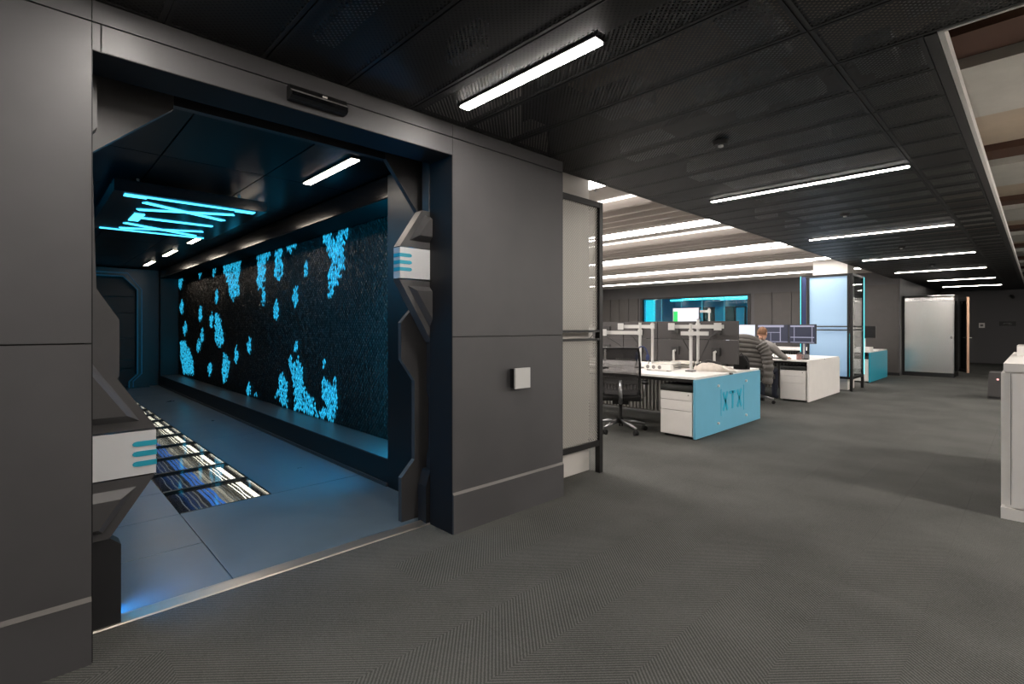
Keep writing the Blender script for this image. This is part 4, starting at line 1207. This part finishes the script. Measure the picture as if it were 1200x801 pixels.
B(BX1 - 0.03, BX1, BY0 + 0.141, BY0 + 0.45, 0.111, 2.034).build('side_glass', 'glass', bo)
B(BX1 - 0.03, BX1, BY0 + 0.451, BY0 + 0.52, 0.111, 2.034).build('side_post', 'chrome', bo)
B(BX1 - 0.03, BX1, BY1 - 0.06, BY1, 0.111, 2.034).build('side_post', 'chrome', bo)
dd = B(0.0, 0.045, -0.045, 0.0, 0.0, 2.0).box(0.0, 0.045, -0.555, -0.045, 0.0, 0.08).box(0.0, 0.045, -0.555, -0.045, 1.91, 2.0).build('door', 'charcoal', bo, bevel=0.004)
B(-0.002, 0.047, -0.60, -0.5555, 0.0, 2.0).build('door_stile', 'copper', dd, bevel=0.004)
dd.location = (BX1 + 0.02, BY1 - 0.07, 0.12); dd.rotation_euler[2] = R(20)
B(0.018, 0.026, -0.554, -0.046, 0.081, 1.909).build('door_glass', 'glass_dark', dd)
MB().tube([(0.0, -0.575, 0.93), (-0.06, -0.575, 0.93), (-0.06, -0.48, 0.93)], 0.011, 8).build('handle', 'chrome', dd)
MB().tube([(0.046, -0.575, 0.93), (0.10, -0.575, 0.93), (0.10, -0.48, 0.93)], 0.011, 8).build('handle', 'chrome', dd)
MB().tube([(BX1 - 0.05, BY0 - 0.001, 1.05), (BX1 - 0.05, BY0 - 0.02, 1.05)], 0.03, 14).build('lock', 'metal', bo)

# ---- end wall fittings
def wallbox(name, label, cat, x0, x1, z0, z1, m, inner):
    t = thing(name, label, cat, ((x0 + x1) / 2, 25.3, z0))
    B(-(x1 - x0) / 2, (x1 - x0) / 2, -0.04, 0.0, 0.0, z1 - z0).build('plate', m, t, bevel=0.008)
    B(-(x1 - x0) / 4, (x1 - x0) / 4, -0.05, -0.0405, (z1 - z0) * 0.3, (z1 - z0) * 0.7).build('button', inner, t)
wallbox('wall_switch', 'small white switch plate on the near black end wall', 'switch', -1.52, -1.36, 1.29, 1.47, 'white', 'grey_plastic')
wallbox('wall_sensor', 'black oval device on the near black end wall', 'sensor', -0.98, -0.55, 1.36, 1.52, 'black', 'black_gloss')
cv = thing('security_camera', 'small black security camera high on the end wall', 'camera', (-0.62, 25.28, 2.36))
MB().tube([(0, 0, 0.08), (0, -0.12, 0.06)], 0.02, 8).build('bracket', 'black', cv)
MB().tube([(-0.05, -0.12, 0.06), (0.0, -0.30, 0.0)], 0.05, 12).build('body', 'black', cv)

# ---- white cabinet and what stands on it, dark box on the floor
cb = thing('storage_cabinet', 'long white storage cabinet at the edge of the aisle', 'cabinet', (-0.165, 4.95, 0))
B(0.0, 1.9, 0.02, 2.2, 0.08, 1.03).build('body', 'white', cb, bevel=0.003)
B(-0.0195, 1.9, 0.0, 2.2, 0.0, 0.079).build('plinth', 'white', cb)
B(-0.006, 1.91, 0.0, 2.21, 1.031, 1.09).build('top', 'white', cb, bevel=0.004)
B(0.03, 0.032, 0.018, 0.0195, 0.1, 1.02).build('side_joint', 'charcoal', cb)
for q in range(4):
    d = B(0.04 + 0.465 * q, 0.50 + 0.465 * q, 0.0, 0.0195, 0.09, 1.02).build('door', 'white', cb, bevel=0.003)
    B(0.44 + 0.465 * q, 0.455 + 0.465 * q, -0.015, -0.0005, 0.7, 0.85).build('handle', 'silver', d)
for q in range(4):
    d = B(-0.0195, -0.0005, 0.04 + 0.54 * q, 0.57 + 0.54 * q, 0.09, 1.02).build('side_panel', 'white', cb, bevel=0.003)
pr_ = thing('printer', 'pale stepped office printer on the white cabinet', 'printer', (-0.16, 6.2, 1.0905))
B(0.03, 0.6, 0.0, 0.5, 0.0, 0.09).build('base', 'white', pr_, bevel=0.008)
B(0.09, 0.56, 0.03, 0.48, 0.0905, 0.15).build('upper_unit', 'white', pr_, bevel=0.012)
B(0.13, 0.5, 0.05, 0.45, 0.1505, 0.175).build('lid', 'label_white', pr_, bevel=0.006)
fb = thing('floor_unit', 'low dark grey box with a red light on the aisle floor', 'floor box', (-0.66, 12.9, 0))
MB().prism([(0.0, 0.0), (0.55, 0.0), (0.55, 0.49), (0.02, 0.49)], 0.0, 0.5, 'y').build('body', 'monitor_back', fb, bevel=0.01)
MB().ell((0.14, -0.004, 0.37), (0.018, 0.008, 0.018), 12, 8).build('indicator', 'red_led', fb)
B(0.02, 0.53, -0.006, -0.0005, 0.02, 0.05).build('vent', 'black', fb)

# sprinkler head on the office ceiling
sp = thing('sprinkler', 'pair of small round ceiling fittings above the mesh screen', 'sprinkler', (-3.25, 4.35, 2.79))
MB().cyl((0, 0), 0.03, 0.02, 0.069, 12, 0.04).build('escutcheon', 'silver', sp)
MB().cyl((0, 0), 0.012, -0.02, 0.0195, 10).build('head', 'metal', sp)
